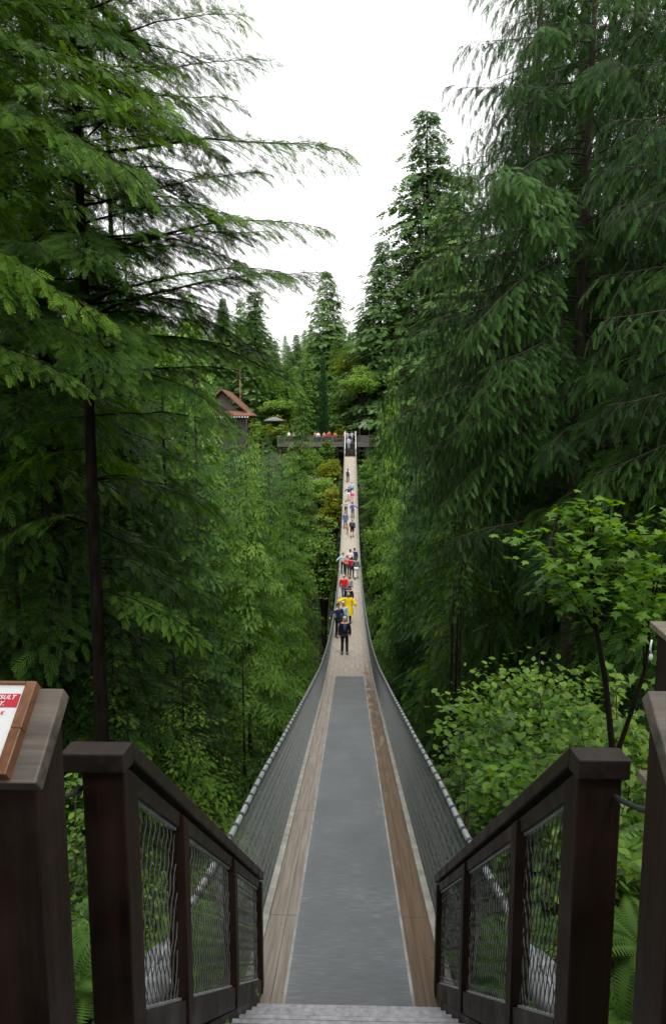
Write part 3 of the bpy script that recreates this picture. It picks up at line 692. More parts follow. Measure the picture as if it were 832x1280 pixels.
# --- prototypes for the wood
proto('hemA', 22, M_hem, 41, 'mid', z0=.14, nbr=85, blen=lambda t: 3.6 * (1 - t) ** .75 + .25, elev=.12, droop=.33, hang=.3, seclen=.40, secgap=.20, sprl=.36, sprgap=.14, bend=.5)
proto('hemB', 22, M_hem, 42, 'mid', z0=.22, nbr=80, blen=lambda t: 3.0 * (1 - t) ** .65 + .25, elev=.08, droop=.38, hang=.35, seclen=.42, secgap=.20, sprl=.36, sprgap=.14, bend=.5)
proto('cedA', 22, M_ced, 43, 'mid', z0=.10, nbr=95, blen=lambda t: 3.0 * (1 - t) ** .8 + .2, elev=-.05, droop=.25, tipup=.14, hang=.6, seclen=.34, secgap=.22, sprl=.46, sprgap=.22, secang=.8, bark=M_barkb)
proto('litA', 16, M_light, 44, 'mid', z0=.28, nbr=130, blen=lambda t: 2.4 * (1 - t) ** .8 + .18, elev=.05, droop=.28, hang=.38, seclen=.38, secgap=.18, sprl=.32, sprgap=.13, secang=.85)
proto('litB', 16, M_hemn, 45, 'mid', z0=.40, nbr=110, blen=lambda t: 2.7 * (1 - t) ** .7 + .2, elev=.15, droop=.30, hang=.28, seclen=.42, secgap=.18, sprl=.32, sprgap=.13)
proto('poleA', 14, M_hem, 46, 'mid', z0=.62, nbr=42, blen=lambda t: 1.5 * (1 - t) ** .8 + .2, elev=.15, droop=.42, hang=.5, seclen=.38, secgap=.15, sprl=.28, sprgap=.12, base_r=.08)
proto('poleB', 14, M_hemn, 47, 'mid', z0=.50, nbr=46, blen=lambda t: 1.7 * (1 - t) ** .8 + .2, elev=.15, droop=.42, hang=.5, seclen=.38, secgap=.15, sprl=.28, sprgap=.12, base_r=.08)
proto('firA', 34, M_fir, 48, 'far', z0=.10, nbr=230, blen=lambda t: 5.6 * (1 - t) ** .85 + .4, elev=.12, droop=.28, hang=.3, seclen=.40, secgap=.42, sprl=.85, sprgap=.36, jit=.45, bend=.8)
proto('firB', 30, M_fir, 49, 'far', z0=.06, nbr=220, blen=lambda t: 4.8 * (1 - t) ** 1.0 + .3, elev=.05, droop=.2, hang=.3, seclen=.34, secgap=.42, sprl=.8, sprgap=.36, jit=.22, bend=.4)
proto('cedF', 28, M_light, 50, 'far', z0=.05, nbr=200, blen=lambda t: 4.4 * (1 - t) ** .9 + .3, elev=-.05, droop=.18, tipup=.1, hang=.35, seclen=.36, secgap=.5, sprl=.75, sprgap=.40, jit=.25)
proto('cyp', 11, M_cyp, 51, 'far', z0=.02, nbr=150, blen=lambda t: 1.75 * (1 - t) ** .75 + .05, elev=.9, droop=-.05, hang=-.2, seclen=.35, secgap=.22, sprl=.42, sprgap=.2, jit=.12, bare=.2, base_r=.1)

# ------------------------------------------------------------------ planting
proto('hemN', 24, M_hem, 61, 'hem', z0=.16, nbr=110, blen=lambda t: 3.4 * (1 - t) ** .7 + .25, elev=.10, droop=.33, hang=.32, seclen=.38, secgap=.17, sprl=.34, sprgap=.115, bend=.5)
proto('cedN', 24, M_ced, 62, 'ced', z0=.14, nbr=115, blen=lambda t: 3.2 * (1 - t) ** .7 + .25, elev=-.02, droop=.28, tipup=.14, hang=.8, seclen=.28, secgap=.17, sprl=.38, sprgap=.13, secang=.8, bark=M_barkb, bend=.4)
proto('younN', 12, M_hemn, 63, 'hem', z0=.15, nbr=80, blen=lambda t: 2.4 * (1 - t) ** .8 + .2, elev=.12, droop=.34, hang=.32, seclen=.38, secgap=.12, sprl=.21, sprgap=.08, bend=.3)
proto('hemT', 34, M_hem, 71, 'mid', z0=.18, nbr=150, bare=.06, blen=lambda t: 4.6 * (1 - t) ** .75 + .25, elev=.12, droop=.35, hang=.28, seclen=.46, secgap=.21, sprl=.42, sprgap=.15, bend=.5)
proto('cedT', 34, M_ced, 72, 'mid', z0=.15, nbr=160, bare=.06, blen=lambda t: 4.0 * (1 - t) ** .8 + .2, elev=-.05, droop=.25, tipup=.14, hang=.55, seclen=.42, secgap=.21, sprl=.42, sprgap=.15, secang=.85, bark=M_barkb)
proto('litT', 34, M_light, 73, 'mid', z0=.34, nbr=190, bare=.06, blen=lambda t: 3.3 * (1 - t) ** .6 + .15, elev=.05, droop=.28, hang=.35, seclen=.44, secgap=.20, sprl=.38, sprgap=.14, secang=.85, jit=.35)
proto('younT', 30, M_hemn, 74, 'mid', z0=.28, nbr=160, bare=.06, blen=lambda t: 3.5 * (1 - t) ** .6 + .15, elev=.15, droop=.34, hang=.26, seclen=.48, secgap=.20, sprl=.38, sprgap=.14, jit=.35)
TALL = dict(hemA='hemT', hemB='hemT', cedA='cedT', litA='litT', litB='younT')
proto('standT', 30, M_light, 75, 'mid', z0=.60, nbr=120, bare=.06, inner=.2, blen=lambda t: 3.0 * (1 - t) ** .55 + .15, elev=.10, droop=.36, hang=.35, seclen=.44, secgap=.18, sprl=.34, sprgap=.12, secang=.85, jit=.35, base_r=.2)
proto('slimN', 14, M_hem, 76, 'hem', z0=.865, nbr=20, inner=.2, blen=lambda t: 1.25 * (1 - t) ** .6 + .12, elev=.15, droop=.55, hang=.6, seclen=.36, secgap=.11, sprl=.20, sprgap=.07, base_r=.085, bend=.4)
RMX = dict(standT=3.2, slimN=1.3, hemT=4.6, cedT=4.0, litT=3.5, younT=3.7, hemN=3.6, cedN=3.4, younN=2.6, hemA=3.8, hemB=3.2, cedA=3.2, litA=2.5, litB=2.8, poleA=1.6, poleB=1.8, firA=5.8, firB=4.9, cedF=4.6, cyp=1.7)
PH = dict(standT=30, slimN=14, hemT=34, cedT=34, litT=34, younT=30, hemN=24, cedN=24, younN=12, hemA=22, hemB=22, cedA=22, litA=16, litB=16, poleA=14, poleB=14, firA=34, firB=30, cedF=28, cyp=11)
rp = random.Random(77)
def tree_at(kind, key, px, D, top, wf, label, group=None, cat='tree', tilt=0):
    if D < 28: key = {'hemA': 'hemN', 'hemB': 'hemN', 'cedA': 'cedN'}.get(key, key)
    x = at(px, 560, D).x
    if D < 97 and at(px, top, D).z > deck_z(D) - 1:
        rr = RMX[key] * wf; sx = 1 if x > 0 else -1
        x = sx * max(abs(x), 1.3 + .88 * rr); wf = min(wf, max(.5, (abs(x) - 1.15) / RMX[key]))
    g = float(ground_z(x, D)) - .25; zt = at(px, top, D).z; H = zt - g
    if H > 24 and key in TALL: wf *= RMX[key] / RMX[TALL[key]] * 1.15; key = TALL[key]
    k = H / PH[key]
    return plant_tree(kind, key, x, D, g, rp.uniform(0, 6.28), (wf, wf, k), label, cat, group, tilt)
# young trees on the left slope that stand out in the photo
tree_at('young_cedar', 'standT', 307, 31, 560, .85, 'slender light green young cedar with thin dark trunk left of the bridge netting')
tree_at('hemlock_tree', 'standT', 354, 37, 640, .7, 'small hemlock with a thin dark trunk beside the left netting, under the man in black')
tree_at('cedar_tree', 'litA', 318, 88, 522, 1.5, 'light cedar just below the lodge veranda on the far bank')
tree_at('cedar_tree', 'cedA', 288, 80, 515, 1.4, 'dark drooping cedar hiding the foot of the lodge')
tree_at('hemlock_tree', 'hemA', 352, 84, 552, .9, 'dark hemlock in front of the left end of the far platform')
tree_at('hemlock_tree', 'litB', 382, 48, 600, 1.2, 'narrow pointed hemlock close to the left side of the bridge deck')
tree_at('cedar_tree', 'litA', 375, 76, 468, 1.25, 'tall narrow cedar rising left of the columnar cypress by the far deck')
tree_at('cedar_tree', 'cedA', 336, 66, 540, 1.1, 'dark green cedar below the small grey roof on the far side')
tree_at('cedar_tree', 'cedA', 292, 58, 530, 1.1, 'drooping cedar in front of the red roofed lodge')
tree_at('cedar_tree', 'litA', 262, 44, 560, 1.5, 'green cedar standing between the left hemlock and the ravine')
tree_at('hemlock_tree', 'younN', 325, 22, 800, 1.0, 'low bright hemlock top beside the left netting near the stairs')
tree_at('hemlock_tree', 'younN', 255, 15, 840, 1.1, 'low bright green hemlock top behind the left stair railing')
# slim trees with bare trunks right of the bridge
for px, D, top, key, lab in ((527, 15.5, 622, 'slimN', 'slim bare trunked hemlock, nearest the netting of the three right of the bridge'), (550, 14.6, 642, 'slimN', 'slim bare trunked hemlock, middle of the three right of the bridge'), (581, 17, 648, 'slimN', 'slim bare trunked hemlock, farthest from the bridge of the three on the right'),
                             (616, 18, 700, 'slimN', 'thin shaded trunk deep in the wood right of the three slim hemlocks')):
    tree_at('slim_hemlock', key, px, D, top, 1.0, lab)
tree_at('cedar_tree', 'litB', 505, 27, 690, 1.2, 'low yellow green hemlock against the right netting behind the slim trunks')
tree_at('cedar_tree', 'litA', 484, 62, 455, 1.1, 'light green drooping cedar right of the far stairs')
tree_at('cedar_tree', 'cedA', 520, 50, 470, 1.2, 'green cedar behind the drooping fronds right of the bridge middle')
tree_at('cedar_tree', 'litA', 468, 84, 500, 1.3, 'pale cedar just right of the far platform railing')
# far bank giants
tree_at('fir_tree', 'firA', 524, 118, 138, 2.3, 'tallest distant fir with ragged crown against the white sky right of the bridge')
tree_at('fir_tree', 'firA', 478, 112, 300, 1.35, 'broad fir left of the tallest distant fir')
tree_at('fir_tree', 'firA', 575, 110, 215, 2.4, 'tall fir half hidden behind the right cedar')
tree_at('fir_tree', 'firA', 406, 132, 338, 1.35, 'ragged distant fir standing alone above the far skyline')
tree_at('fir_tree', 'firB', 322, 122, 364, 1.75, 'broad conical distant fir above the red roofed lodge')
tree_at('fir_tree', 'firB', 372, 150, 418, .9, 'small distant fir between the conical fir and the ragged fir')
tree_at('fir_tree', 'cedF', 432, 118, 430, .8, 'light green distant conifer behind the far stairs')
tree_at('fir_tree', 'cedF', 243, 70, 362, 1.2, 'distant cedar top showing under the hemlock boughs at the left')
tree_at('fir_tree', 'cedF', 262, 92, 452, .75, 'light conifer hiding the left half of the lodge')
tree_at('fir_tree', 'firB', 278, 128, 425, 1.3, 'distant fir behind the lodge roof')
for px, D, top, wf, lab in ((404, 107.6, 449, 1.15, 'tall dark columnar cypress behind the far platform'), (379, 108.5, 464, .9, 'narrower dark columnar cypress left of the tall one'), (322, 114, 488, .62, 'small columnar cypress beside the lodge')):
    tree_at('cypress_tree', 'cyp', px, D, top, wf, lab)
# the shaded wood on both sides
ORD = ['leftmost', 'second from the left', 'third from the left', 'fourth from the left', 'fifth from the left', 'sixth from the left', 'seventh from the left', 'eighth from the left', 'ninth from the left', 'tenth from the left', 'eleventh from the left', 'twelfth from the left']
def wood_zone(side, key, D):
    sp_ = 'drooping cedar' if key.startswith('ced') else 'feathery hemlock'
    zn = 'close to the landing' if D < 20 else 'on the near slope' if D < 34 else 'beside the middle of the bridge' if D < 62 else 'towards the far bridge end'
    return sp_, zn
def plant_wood(side, rows):
    groups = {}
    for r in rows: groups.setdefault(wood_zone(side, r[3], r[1]), []).append(r)
    for (sp_, zn), rs in groups.items():
        rs.sort(key=lambda r: r[0] / 1.0)
        for i_, (px, D, top, key, wf) in enumerate(rs):
            lab = '%s in the %s wood %s%s' % (sp_, side, zn, '' if len(rs) == 1 else ', ' + ORD[i_])
            tree_at('conifer_tree', key, px, D, top, wf, lab, '%ss of the %s bank wood %s' % (sp_, side, zn))
plant_wood('left', ((20, 19, -600, 'hemA', 1.3), (65, 17, -650, 'hemB', 1.3), (150, 24, -60, 'hemA', 1.1), (-70, 15, -700, 'hemB', 1.2), (70, 25, -80, 'hemB', 1.3), (165, 27, 210, 'hemA', 1.1), (130, 22, 330, 'hemB', 1.1), (205, 24, 470, 'hemA', 1.05), (245, 30, 430, 'cedA', 1.0), (180, 35, 390, 'hemB', 1.4),
                            (230, 44, 400, 'hemA', 1.4), (120, 40, 250, 'cedA', 1.6), (30, 32, 60, 'hemA', 1.5), (-60, 26, -100, 'hemA', 1.5), (50, 15.5, 560, 'hemB', .9), (165, 18, 700, 'hemA', .8), (215, 20, 720, 'cedA', .8), (100, 18, 640, 'cedA', .9), (10, 14, 640, 'hemA', .9), 
                            (345, 56, 640, 'hemB', .9), (240, 22, 840, 'hemB', .7), (320, 30, 880, 'cedA', .6), (190, 15, 860, 'hemB', .7), (130, 14, 800, 'hemA', .6), (150, 60, 380, 'hemA', 1.6), (300, 84, 560, 'cedA', 1.1), (372, 88, 610, 'hemB', .9), (385, 42, 760, 'hemA', .6), (368, 34, 820, 'cedA', .6), (345, 28, 900, 'hemB', .5)))
plant_wood('right', ((800, 20, -600, 'cedA', 1.5), (662, 21.5, -330, 'cedA', 1.15), (765, 19, -620, 'cedA', 1.6), (715, 22, -480, 'cedA', 1.4), (650, 28, -40, 'cedA', 1.3), (880, 14, -700, 'hemB', 1.2), (700, 25, -420, 'cedA', 1.5), (645, 31, 60, 'cedA', 1.5), (620, 40, 230, 'hemA', 1.5), (760, 32, 0, 'hemA', 1.5), (840, 30, -50, 'cedA', 1.5), (600, 48, 380, 'hemB', 1.3), (560, 42, 420, 'cedA', 1.5), (675, 30, 480, 'hemB', 1.2),
                            (745, 20, 560, 'hemA', 1.0), (640, 36, 560, 'cedA', 1.0), (790, 17, 560, 'cedA', 1.0), (700, 30, 520, 'cedA', 1.2), (590, 44, 600, 'hemA', 1.0), (545, 50, 560, 'hemB', 1.0), (760, 14, 720, 'hemB', .7), (670, 20, 860, 'hemA', .7), (610, 24, 930, 'cedA', .6), (700, 15, 800, 'cedA', .7), (560, 34, 800, 'hemB', .7),
                            (500, 44, 600, 'cedA', .8), (470, 70, 580, 'cedA', .7), (505, 26, 850, 'hemB', .55), (530, 26, 960, 'cedA', .5), (580, 58, 400, 'cedA', 1.8), (640, 60, 350, 'hemA', 1.8), (720, 50, 300, 'hemA', 1.8), (530, 70, 420, 'cedA', 1.5), (500, 84, 480, 'cedA', 1.1), (545, 90, 400, 'hemA', 1.6), (465, 90, 560, 'hemB', .6)))
# hillside beyond
k = 0
while k < 110:
    D = rp.uniform(124, 250); x = rp.uniform(-95, 85)
    if abs(x + 17) < 8 and D < 128: continue
    g = float(ground_z(x, D)) - .3; key = rp.choice(['firA', 'firB', 'cedF', 'cedF', 'firB']); Hh = rp.uniform(11, 19) * (1.3 if abs(x + 12) > 14 else .85)
    plant_tree('distant_conifer', key, x, D, g, rp.uniform(0, 6.28), (Hh / 17, Hh / 17, Hh / PH[key]), 'distant conifer in the wood covering the far hillside', 'tree', 'conifers of the far hillside'); k += 1

for i_, (px, D, top, key, wf) in enumerate(((346, 128, 440, 'cedF', .7), (360, 121, 452, 'litT', 1.3), (385, 124, 440, 'cedF', .6), (418, 126, 425, 'cedF', .65), (436, 122, 470, 'litT', 1.2), (300, 132, 430, 'cedF', .8), (450, 126, 400, 'firB', .9), (470, 118, 430, 'cedF', .8), (425, 150, 400, 'firA', .8), (388, 160, 405, 'firA', .6), (345, 165, 425, 'firA', .6), (334, 117, 475, 'litT', 1.1), (350, 117, 470, 'cedF', .5), (365, 118, 482, 'cedF', .45), (425, 116, 495, 'cedF', .35))):
    tree_at('distant_conifer', key, px, D, top, wf, ('fresh green' if key != 'firA' and key != 'firB' else 'dark green') + ' conifer on the slope behind the far platform', ('fresh green' if key != 'firA' and key != 'firB' else 'dark green') + ' conifers on the slope behind the far platform')
# ------------------------------------------------------------------ broadleaf plants
MAPLE = np.array([(0, 0), (.16, .10), (.42, .08), (.30, .26), (.50, .50), (.24, .52), (.14, .62), (0, 1.0), (-.14, .62), (-.24, .52), (-.50, .50), (-.30, .26), (-.42, .08), (-.16, .10)])
OVATE = np.array([(0, 0), (.22, .22), (.30, .5), (.16, .8), (0, 1), (-.16, .8), (-.30, .5), (-.22, .22)])
QUAD = np.array([(0, 0), (.36, .45), (0, 1), (-.36, .45)])
def leaves(P, size, shape, rg, up=.8, fold=.1, tmean=.45, tsd=.21):
    n = len(P); a = rg.uniform(0, 2 * np.pi, n); nrm = unit(np.stack([rg.normal(0, .45, n), rg.normal(0, .45, n), np.full(n, up)], -1))
    d = np.stack([np.cos(a), np.sin(a), rg.normal(-.35, .25, n)], -1); d = unit(d - nrm * (d * nrm).sum(-1, keepdims=True)); l = np.cross(nrm, d)
    s_ = size * rg.uniform(.6, 1.25, n)
    V = P[:, None] + s_[:, None, None] * (shape[None, :, 0:1] * l[:, None] + shape[None, :, 1:2] * d[:, None] - (np.abs(shape[None, :, 0:1]) * fold + .12 * shape[None, :, 1:2] ** 2) * nrm[:, None])
    return V, np.clip(rg.normal(tmean, tsd, n), 0, 1)
def bush(name, x, y, z, rx, rz_, seed, label, cat, mat, size=.09, shape=OVATE, nstem=26, nleaf=70, up=.8, group=None, lean=(0, 0), tmean=.45, clump=.22, wood=None, part='foliage'):
    rg = np.random.default_rng(seed); t = thing(name, label, cat, (x, y, z), 0, group); mb = MB(); LP = []
    if rz_ > 6: mb.tube([(0, 0, -.3), (.05, 0, .3 * rz_), (0, 0, .62 * rz_)], [.012 * rz_, .01 * rz_, .005 * rz_], 6)
    for i in range(nstem):
        a = i * 2.4 + rg.uniform(-.3, .3); r = rx * math.sqrt((i + .5) / nstem) * rg.uniform(.8, 1.15); h = rz_ * math.sqrt(max(.03, 1 - (r / rx / 1.2) ** 2)) * rg.uniform(.8, 1.1)
        tip = np.array([r * math.cos(a) + lean[0], r * math.sin(a) + lean[1], h]); s_ = np.linspace(0, 1, 7)[:, None]
        P = tip * s_ * np.array([1, 1, 1]) + np.array([0, 0, 1.]) * (s_ * (1 - s_)) * rz_ * .35 + rg.normal(0, .015 * rz_, (7, 3)) * s_
        P[:, :2] = tip[:2] * s_ ** 1.4
        if rz_ > 6: P[:, 2] = .6 * rz_ + .4 * P[:, 2]; P[0, 2] = .55 * rz_
        if y < 100: P[:, 0] = (np.maximum(P[:, 0] + x, 1.3) if x > 0 else np.minimum(P[:, 0] + x, -1.3)) - x
        mb.tube(P, np.linspace(.008 * rz_ + .004, .003, 7), 4, cap=False)
        for q in (.5, .62, .74, .86, .98):
            p = np.array([np.interp(q, s_[:, 0], P[:, c]) for c in range(3)]); m = int(nleaf / 5); cr = clump * rx * (1.1 - .4 * q)
            # flat tier of leaves on a side twig
            off = rg.normal(0, 1, (m, 3)) * np.array([cr, cr, cr * .28]); LP.append(p + off)
            e = p + np.array([abs(rg.normal(0, cr)) * (1 if x > 0 else -1), rg.normal(0, cr), 0]); mb.tube([p, (p + e) / 2 + (0, 0, .02), e], [.005, .004, .002], 3, cap=False)
    LP = np.concatenate(LP)
    if y < 100: LP = LP[np.abs(LP[:, 0] + x) > 1.35]
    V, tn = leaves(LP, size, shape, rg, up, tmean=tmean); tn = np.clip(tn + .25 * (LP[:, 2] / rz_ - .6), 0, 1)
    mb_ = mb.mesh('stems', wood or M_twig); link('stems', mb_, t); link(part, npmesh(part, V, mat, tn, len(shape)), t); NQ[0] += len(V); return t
def bush_at(px, py, D, rx, h, *a, **k):
    """top of the bush at the photo point"""
    p = at(px, py, D); g = float(ground_z(p.x, D)) - .1; return bush(a[0], p.x, D, g, rx, max(h, p.z - g), *a[1:], **k)
i = 0
for px, py, D, rx, lab, mt, tm_ in ((600, 905, 8.8, 1.3, 'green vine maple bush nearest the right netting', M_bush, .5), (665, 850, 10.5, 1.6, 'tall vine maple bush whose top rises highest left of the maple sapling', M_bush, .6), (730, 870, 9.0, 1.4, 'leafy bush around the foot of the maple sapling', M_bush, .55), (660, 945, 7.2, 1.1, 'yellowish leafy bush above the middle of the right stair handrail', M_maple, .7),
                            (590, 985, 7.0, .9, 'low leafy bush between the netting and the right stair railing', M_bush, .45), (790, 880, 8.0, 1.3, 'leafy bush below the lookout railing cap', M_bush, .5), (730, 985, 6.2, .9, 'low bush behind the top right stair post', M_bush, .4), (800, 1060, 5.0, .7, 'small bush between the right stair post and landing railing', M_bush, .4)):
    i += 1; bush_at(px, py, D, rx, 1, 'leafy_bush', 100 + i, lab, 'bush', mt, size=.125, shape=OVATE if i % 3 else MAPLE, nstem=44, nleaf=130, tmean=tm_, clump=.24)
for px, py, D, rx, lab, tm_ in ((85, 1010, 6.0, .8, 'leafy bush between the sign panel and the left stair post', .35), (180, 1100, 6.2, .9, 'leafy bush behind the upper mesh of the left stair railing', .35), (262, 1150, 6.4, .8, 'dim leafy bush behind the middle of the left stair railing', .35), (130, 1160, 4.6, .6, 'low leafy bush at the foot of the left stair post', .3), (90, 1200, 4.0, .6, 'low dark plant under the landing on the left', .3)):
    i += 1; bush_at(px, py, D, rx, 1, 'leafy_bush', 120 + i, lab, 'bush', M_bush, size=.075, nstem=32, nleaf=130, tmean=tm_)

# maple sapling: two stems, tiers of lobed leaves
def sapling():
    D = 6.8; b = at(768, 940, D); g = float(ground_z(b.x, D)) - .1; t = thing('maple_sapling', 'slender maple sapling with broad bright lobed leaves at the right', 'tree', (b.x, D, g)); B = Vector(t.location)
    rg = np.random.default_rng(9); mb = MB(); LP = []
    def limb(pts, r0, r1): mb.tube([p - B for p in pts], np.linspace(r0, r1, len(pts)), 6)
    m1 = [Vector((b.x, D, g)), at(768, 1000, D), at(764, 930, D), at(756, 850, D), at(745, 790, D + .1), at(741, 740, D + .1), at(738, 690, D + .2), at(742, 650, D + .2)]; limb(m1, .042, .012)
    m2 = [Vector((b.x + .02, D, g)), at(770, 990, D), at(773, 935, D), at(790, 885, D - .1), at(805, 840, D - .1), at(812, 780, D - .2), at(818, 710, D - .2)]; limb(m2, .036, .012)
    tiers = [(m1, q) for q in ((650, 672, 735, .2), (700, 668, 720, -.3), (760, 660, 690, .3), (825, 668, 700, -.1), (680, 700, 770, -.4), (800, 705, 745, .4), (720, 640, 700, .1), (770, 700, 742, .5), (690, 735, 790, .2), (830, 640, 720, .5), (735, 628, 690, 0))] + [(m2, q) for q in ((760, 735, 790, -.4), (830, 750, 800, .2), (800, 760, 820, -.5), (780, 720, 770, .3), (828, 700, 740, -.5))]
    for m, (px, py, pfrom, dd) in tiers:
        tip = at(px, py, D + dd); st_ = min(m, key=lambda p: abs(p.z - at(px, pfrom, D).z)); mid = st_.lerp(tip, .55) + Vector((0, 0, .08))
        limb([st_, mid, tip], .010, .004)
        for q in np.linspace(.3, 1.05, 7):
            c = np.array(st_.lerp(mid, q / .55) if q < .55 else mid.lerp(tip, (q - .55) / .45)) - np.array(B); m_ = 9
            LP.append(c + rg.normal(0, 1, (m_, 3)) * np.array([.13, .13, .035]))
    LP = np.concatenate(LP); V, tn = leaves(LP, .125, MAPLE, rg, up=1.3, tmean=.5); tn = np.clip(tn + .3 * (LP[:, 2] / LP[:, 2].max() - .8) * 3, 0, 1)
    mb.build('trunk', M_bark, t); link('crown', npmesh('crown', V, M_maple, tn, len(MAPLE)), t)
sapling()

# ferns
def fern_mesh(seed):
    rg = np.random.default_rng(seed); Vs = []; Ts = []
    for i in range(16):
        az = i * 2.4 + rg.uniform(-.3, .3); L = rg.uniform(.6, .95); s_ = np.linspace(.06, 1, 26); el = rg.uniform(.8, 1.2)
        r = L * (s_ * math.cos(el) + .25 * s_ ** 2); z = L * (math.sin(el) * s_ - .62 * s_ ** 2.2)
        P = np.stack([r * math.cos(az), r * math.sin(az), z], -1); d = unit(np.gradient(P, axis=0)); side = np.array([-math.sin(az), math.cos(az), 0.])
        w_ = .15 * np.sin(np.pi * np.clip(s_, .05, 1) ** .7) + .015
        for sg in (-1, 1):
            u = unit(side * sg + d * .35 + np.array([0, 0, -.18])); a = P; bb = P + u * w_[:, None]; mid = P + u * w_[:, None] * .4
            Vs.append(np.stack([a, mid + d * .013, bb, mid - d * .013], 1)); Ts.append(.45 + .2 * s_ + rg.normal(0, .06))
        Vs.append(np.stack([P[:-1] + side * .003, P[1:] + side * .003, P[1:] - side * .003, P[:-1] - side * .003], 1)); Ts.append(np.full(25, .3))
    return npmesh('fronds', np.concatenate(Vs), M_fern, np.concatenate(Ts))
FM = [fern_mesh(k) for k in range(3)]
for j, (px, py, D, sc_, lab) in enumerate(((790, 1215, 3.9, .95, 'sword fern nearest the right landing railing'), (770, 1150, 4.6, 1.0, 'sword fern beyond the nearest one, beside the right stair post'), (815, 1130, 4.4, .9, 'sword fern half behind the right landing railing'), (760, 1260, 3.6, .8, 'sword fern at the bottom edge beside the right stair post'),
                                           (240, 1150, 4.8, .9, 'sword fern behind the wire mesh of the left stairs'), (640, 1170, 4.9, .9, 'sword fern behind the wire mesh of the right stairs'), (90, 1160, 3.9, .8, 'fern low between the sign panel and left stair post'))):
    p = at(px, py, D); g = float(ground_z(p.x, D)); o = link('fern', FM[j % 3]); o.location = (p.x, D, max(g, p.z - .45)); o.rotation_euler = (0, 0, j * 1.3); o.scale = (sc_,) * 3
    tag(o, lab, 'fern', 'sword ferns by the stairs')
# ground cover that hides bare soil: leafy undergrowth
def undergrowth(name, n, x0, x1, y0, y1, size, mat, seed, hgt):
    rg = np.random.default_rng(seed); x = rg.uniform(x0, x1, n); y = rg.uniform(y0, y1, n)
    keep = (np.sin(x * 1.3 + y * .7) + np.sin(x * .5 - y * 1.1) + rg.normal(0, .5, n)) > -.8; x, y = x[keep], y[keep]
    z = ground_z(x, y) + rg.uniform(0, hgt, len(x)) * (.4 + .6 * (np.sin(x * 2.1) * np.sin(y * 1.7) > 0)); V, tn = leaves(np.stack([x, y, z], -1), size, QUAD, rg, .7, tmean=.35)
    tag(link(name, npmesh(name, V, mat, tn)), 'leafy green undergrowth covering the slope', 'undergrowth', None, 'stuff')
undergrowth('undergrowth', 60000, -14, 14, 3.0, 22, .16, M_bush, 1, .7)
undergrowth('undergrowth', 90000, -45, 45, 22, 100, .5, M_bush, 2, 1.8)
undergrowth('undergrowth', 60000, -90, 80, 100, 200, .7, M_decid, 3, 2.0)

# far bushes and broadleaf trees
def blob_tree(name, px, py_top, D, r, h, mat, seed, label, size=.32, nleaf=260, shape=QUAD, n=26, tmean=.5, cat='tree'):
    p = at(px, py_top, D); g = p.z - h
    bush(name, p.x, D, max(g, float(ground_z(p.x, D)) - .2) if g > float(ground_z(p.x, D)) + 1.5 and cat != 'tree' else min(g, float(ground_z(p.x, D))), r, p.z - (min(g, float(ground_z(p.x, D))) if cat == 'tree' else g), seed, label, cat, mat, size=size, shape=shape, nstem=n, nleaf=nleaf, tmean=tmean, clump=.22, part='crown' if cat == 'tree' else 'foliage', wood=M_bark)
blob_tree('maple_tree', 452, 462, 106, 3.2, 9, M_decid, 201, 'pale green broadleaf tree behind the far stairs')
blob_tree('maple_tree', 436, 440, 118, 3.0, 12, M_yell, 202, 'yellow green tree on the slope above the far stairs', tmean=.4)
blob_tree('maple_tree', 350, 500, 113, 3.0, 5, M_decid, 203, 'light green bush like tree left of the cypresses')
for j, (px, py, D, r, h, mt, lab) in enumerate(((414, 574, 90, 2.2, 3.4, M_yell, 'yellow green bush on the bank just below the far platform'), (400, 590, 86, 2.6, 3.6, M_decid, 'green bush left of the yellow one below the far platform'), (418, 610, 80, 2.0, 4, M_yell, 'olive yellow bush beside the left netting near the far end'), (385, 565, 93, 2.6, 3.2, M_decid, 'green bush under the far platform beams'),
                                                 (338, 531, 103.2, 1.4, 2.0, M_yell, 'yellow leaved shrub hiding the foot of the grey roofed shelter'), (350, 534, 103.6, 1.1, 2.0, M_decid, 'green shrub at the left end of the far platform'), (326, 528, 104, 1.4, 2, M_decid, 'green shrub between the lodge and the shelter'),
                                                 (345, 520, 107.5, 2.0, 2.5, M_yell, 'yellow bush beside the small grey roof'), (425, 533, 107, 1.2, 2.0, M_yell, 'yellow leaved shrub behind the platform railing left of the far stairs'), (462, 575, 92, 2.2, 4, M_decid, 'light bush on the bank right of the far stairs'), (405, 655, 66, 2.2, 5, M_decid, 'green bushy tree top beside the left netting at mid span'), (476, 640, 66, 2.4, 5, M_decid, 'green bushy tree top beside the right netting at mid span'), (408, 552, 100.5, 1.2, 1.6, M_decid, 'small shrub growing through the edge of the far platform'))):
    p = at(px, py, D); g = float(ground_z(p.x, D)) - .2; bush('leafy_shrub', p.x, D, g, r, p.z - g, 210 + j, lab, 'shrub', mt, size=.3, shape=QUAD, nstem=20, nleaf=170, tmean=.5, wood=M_bark)

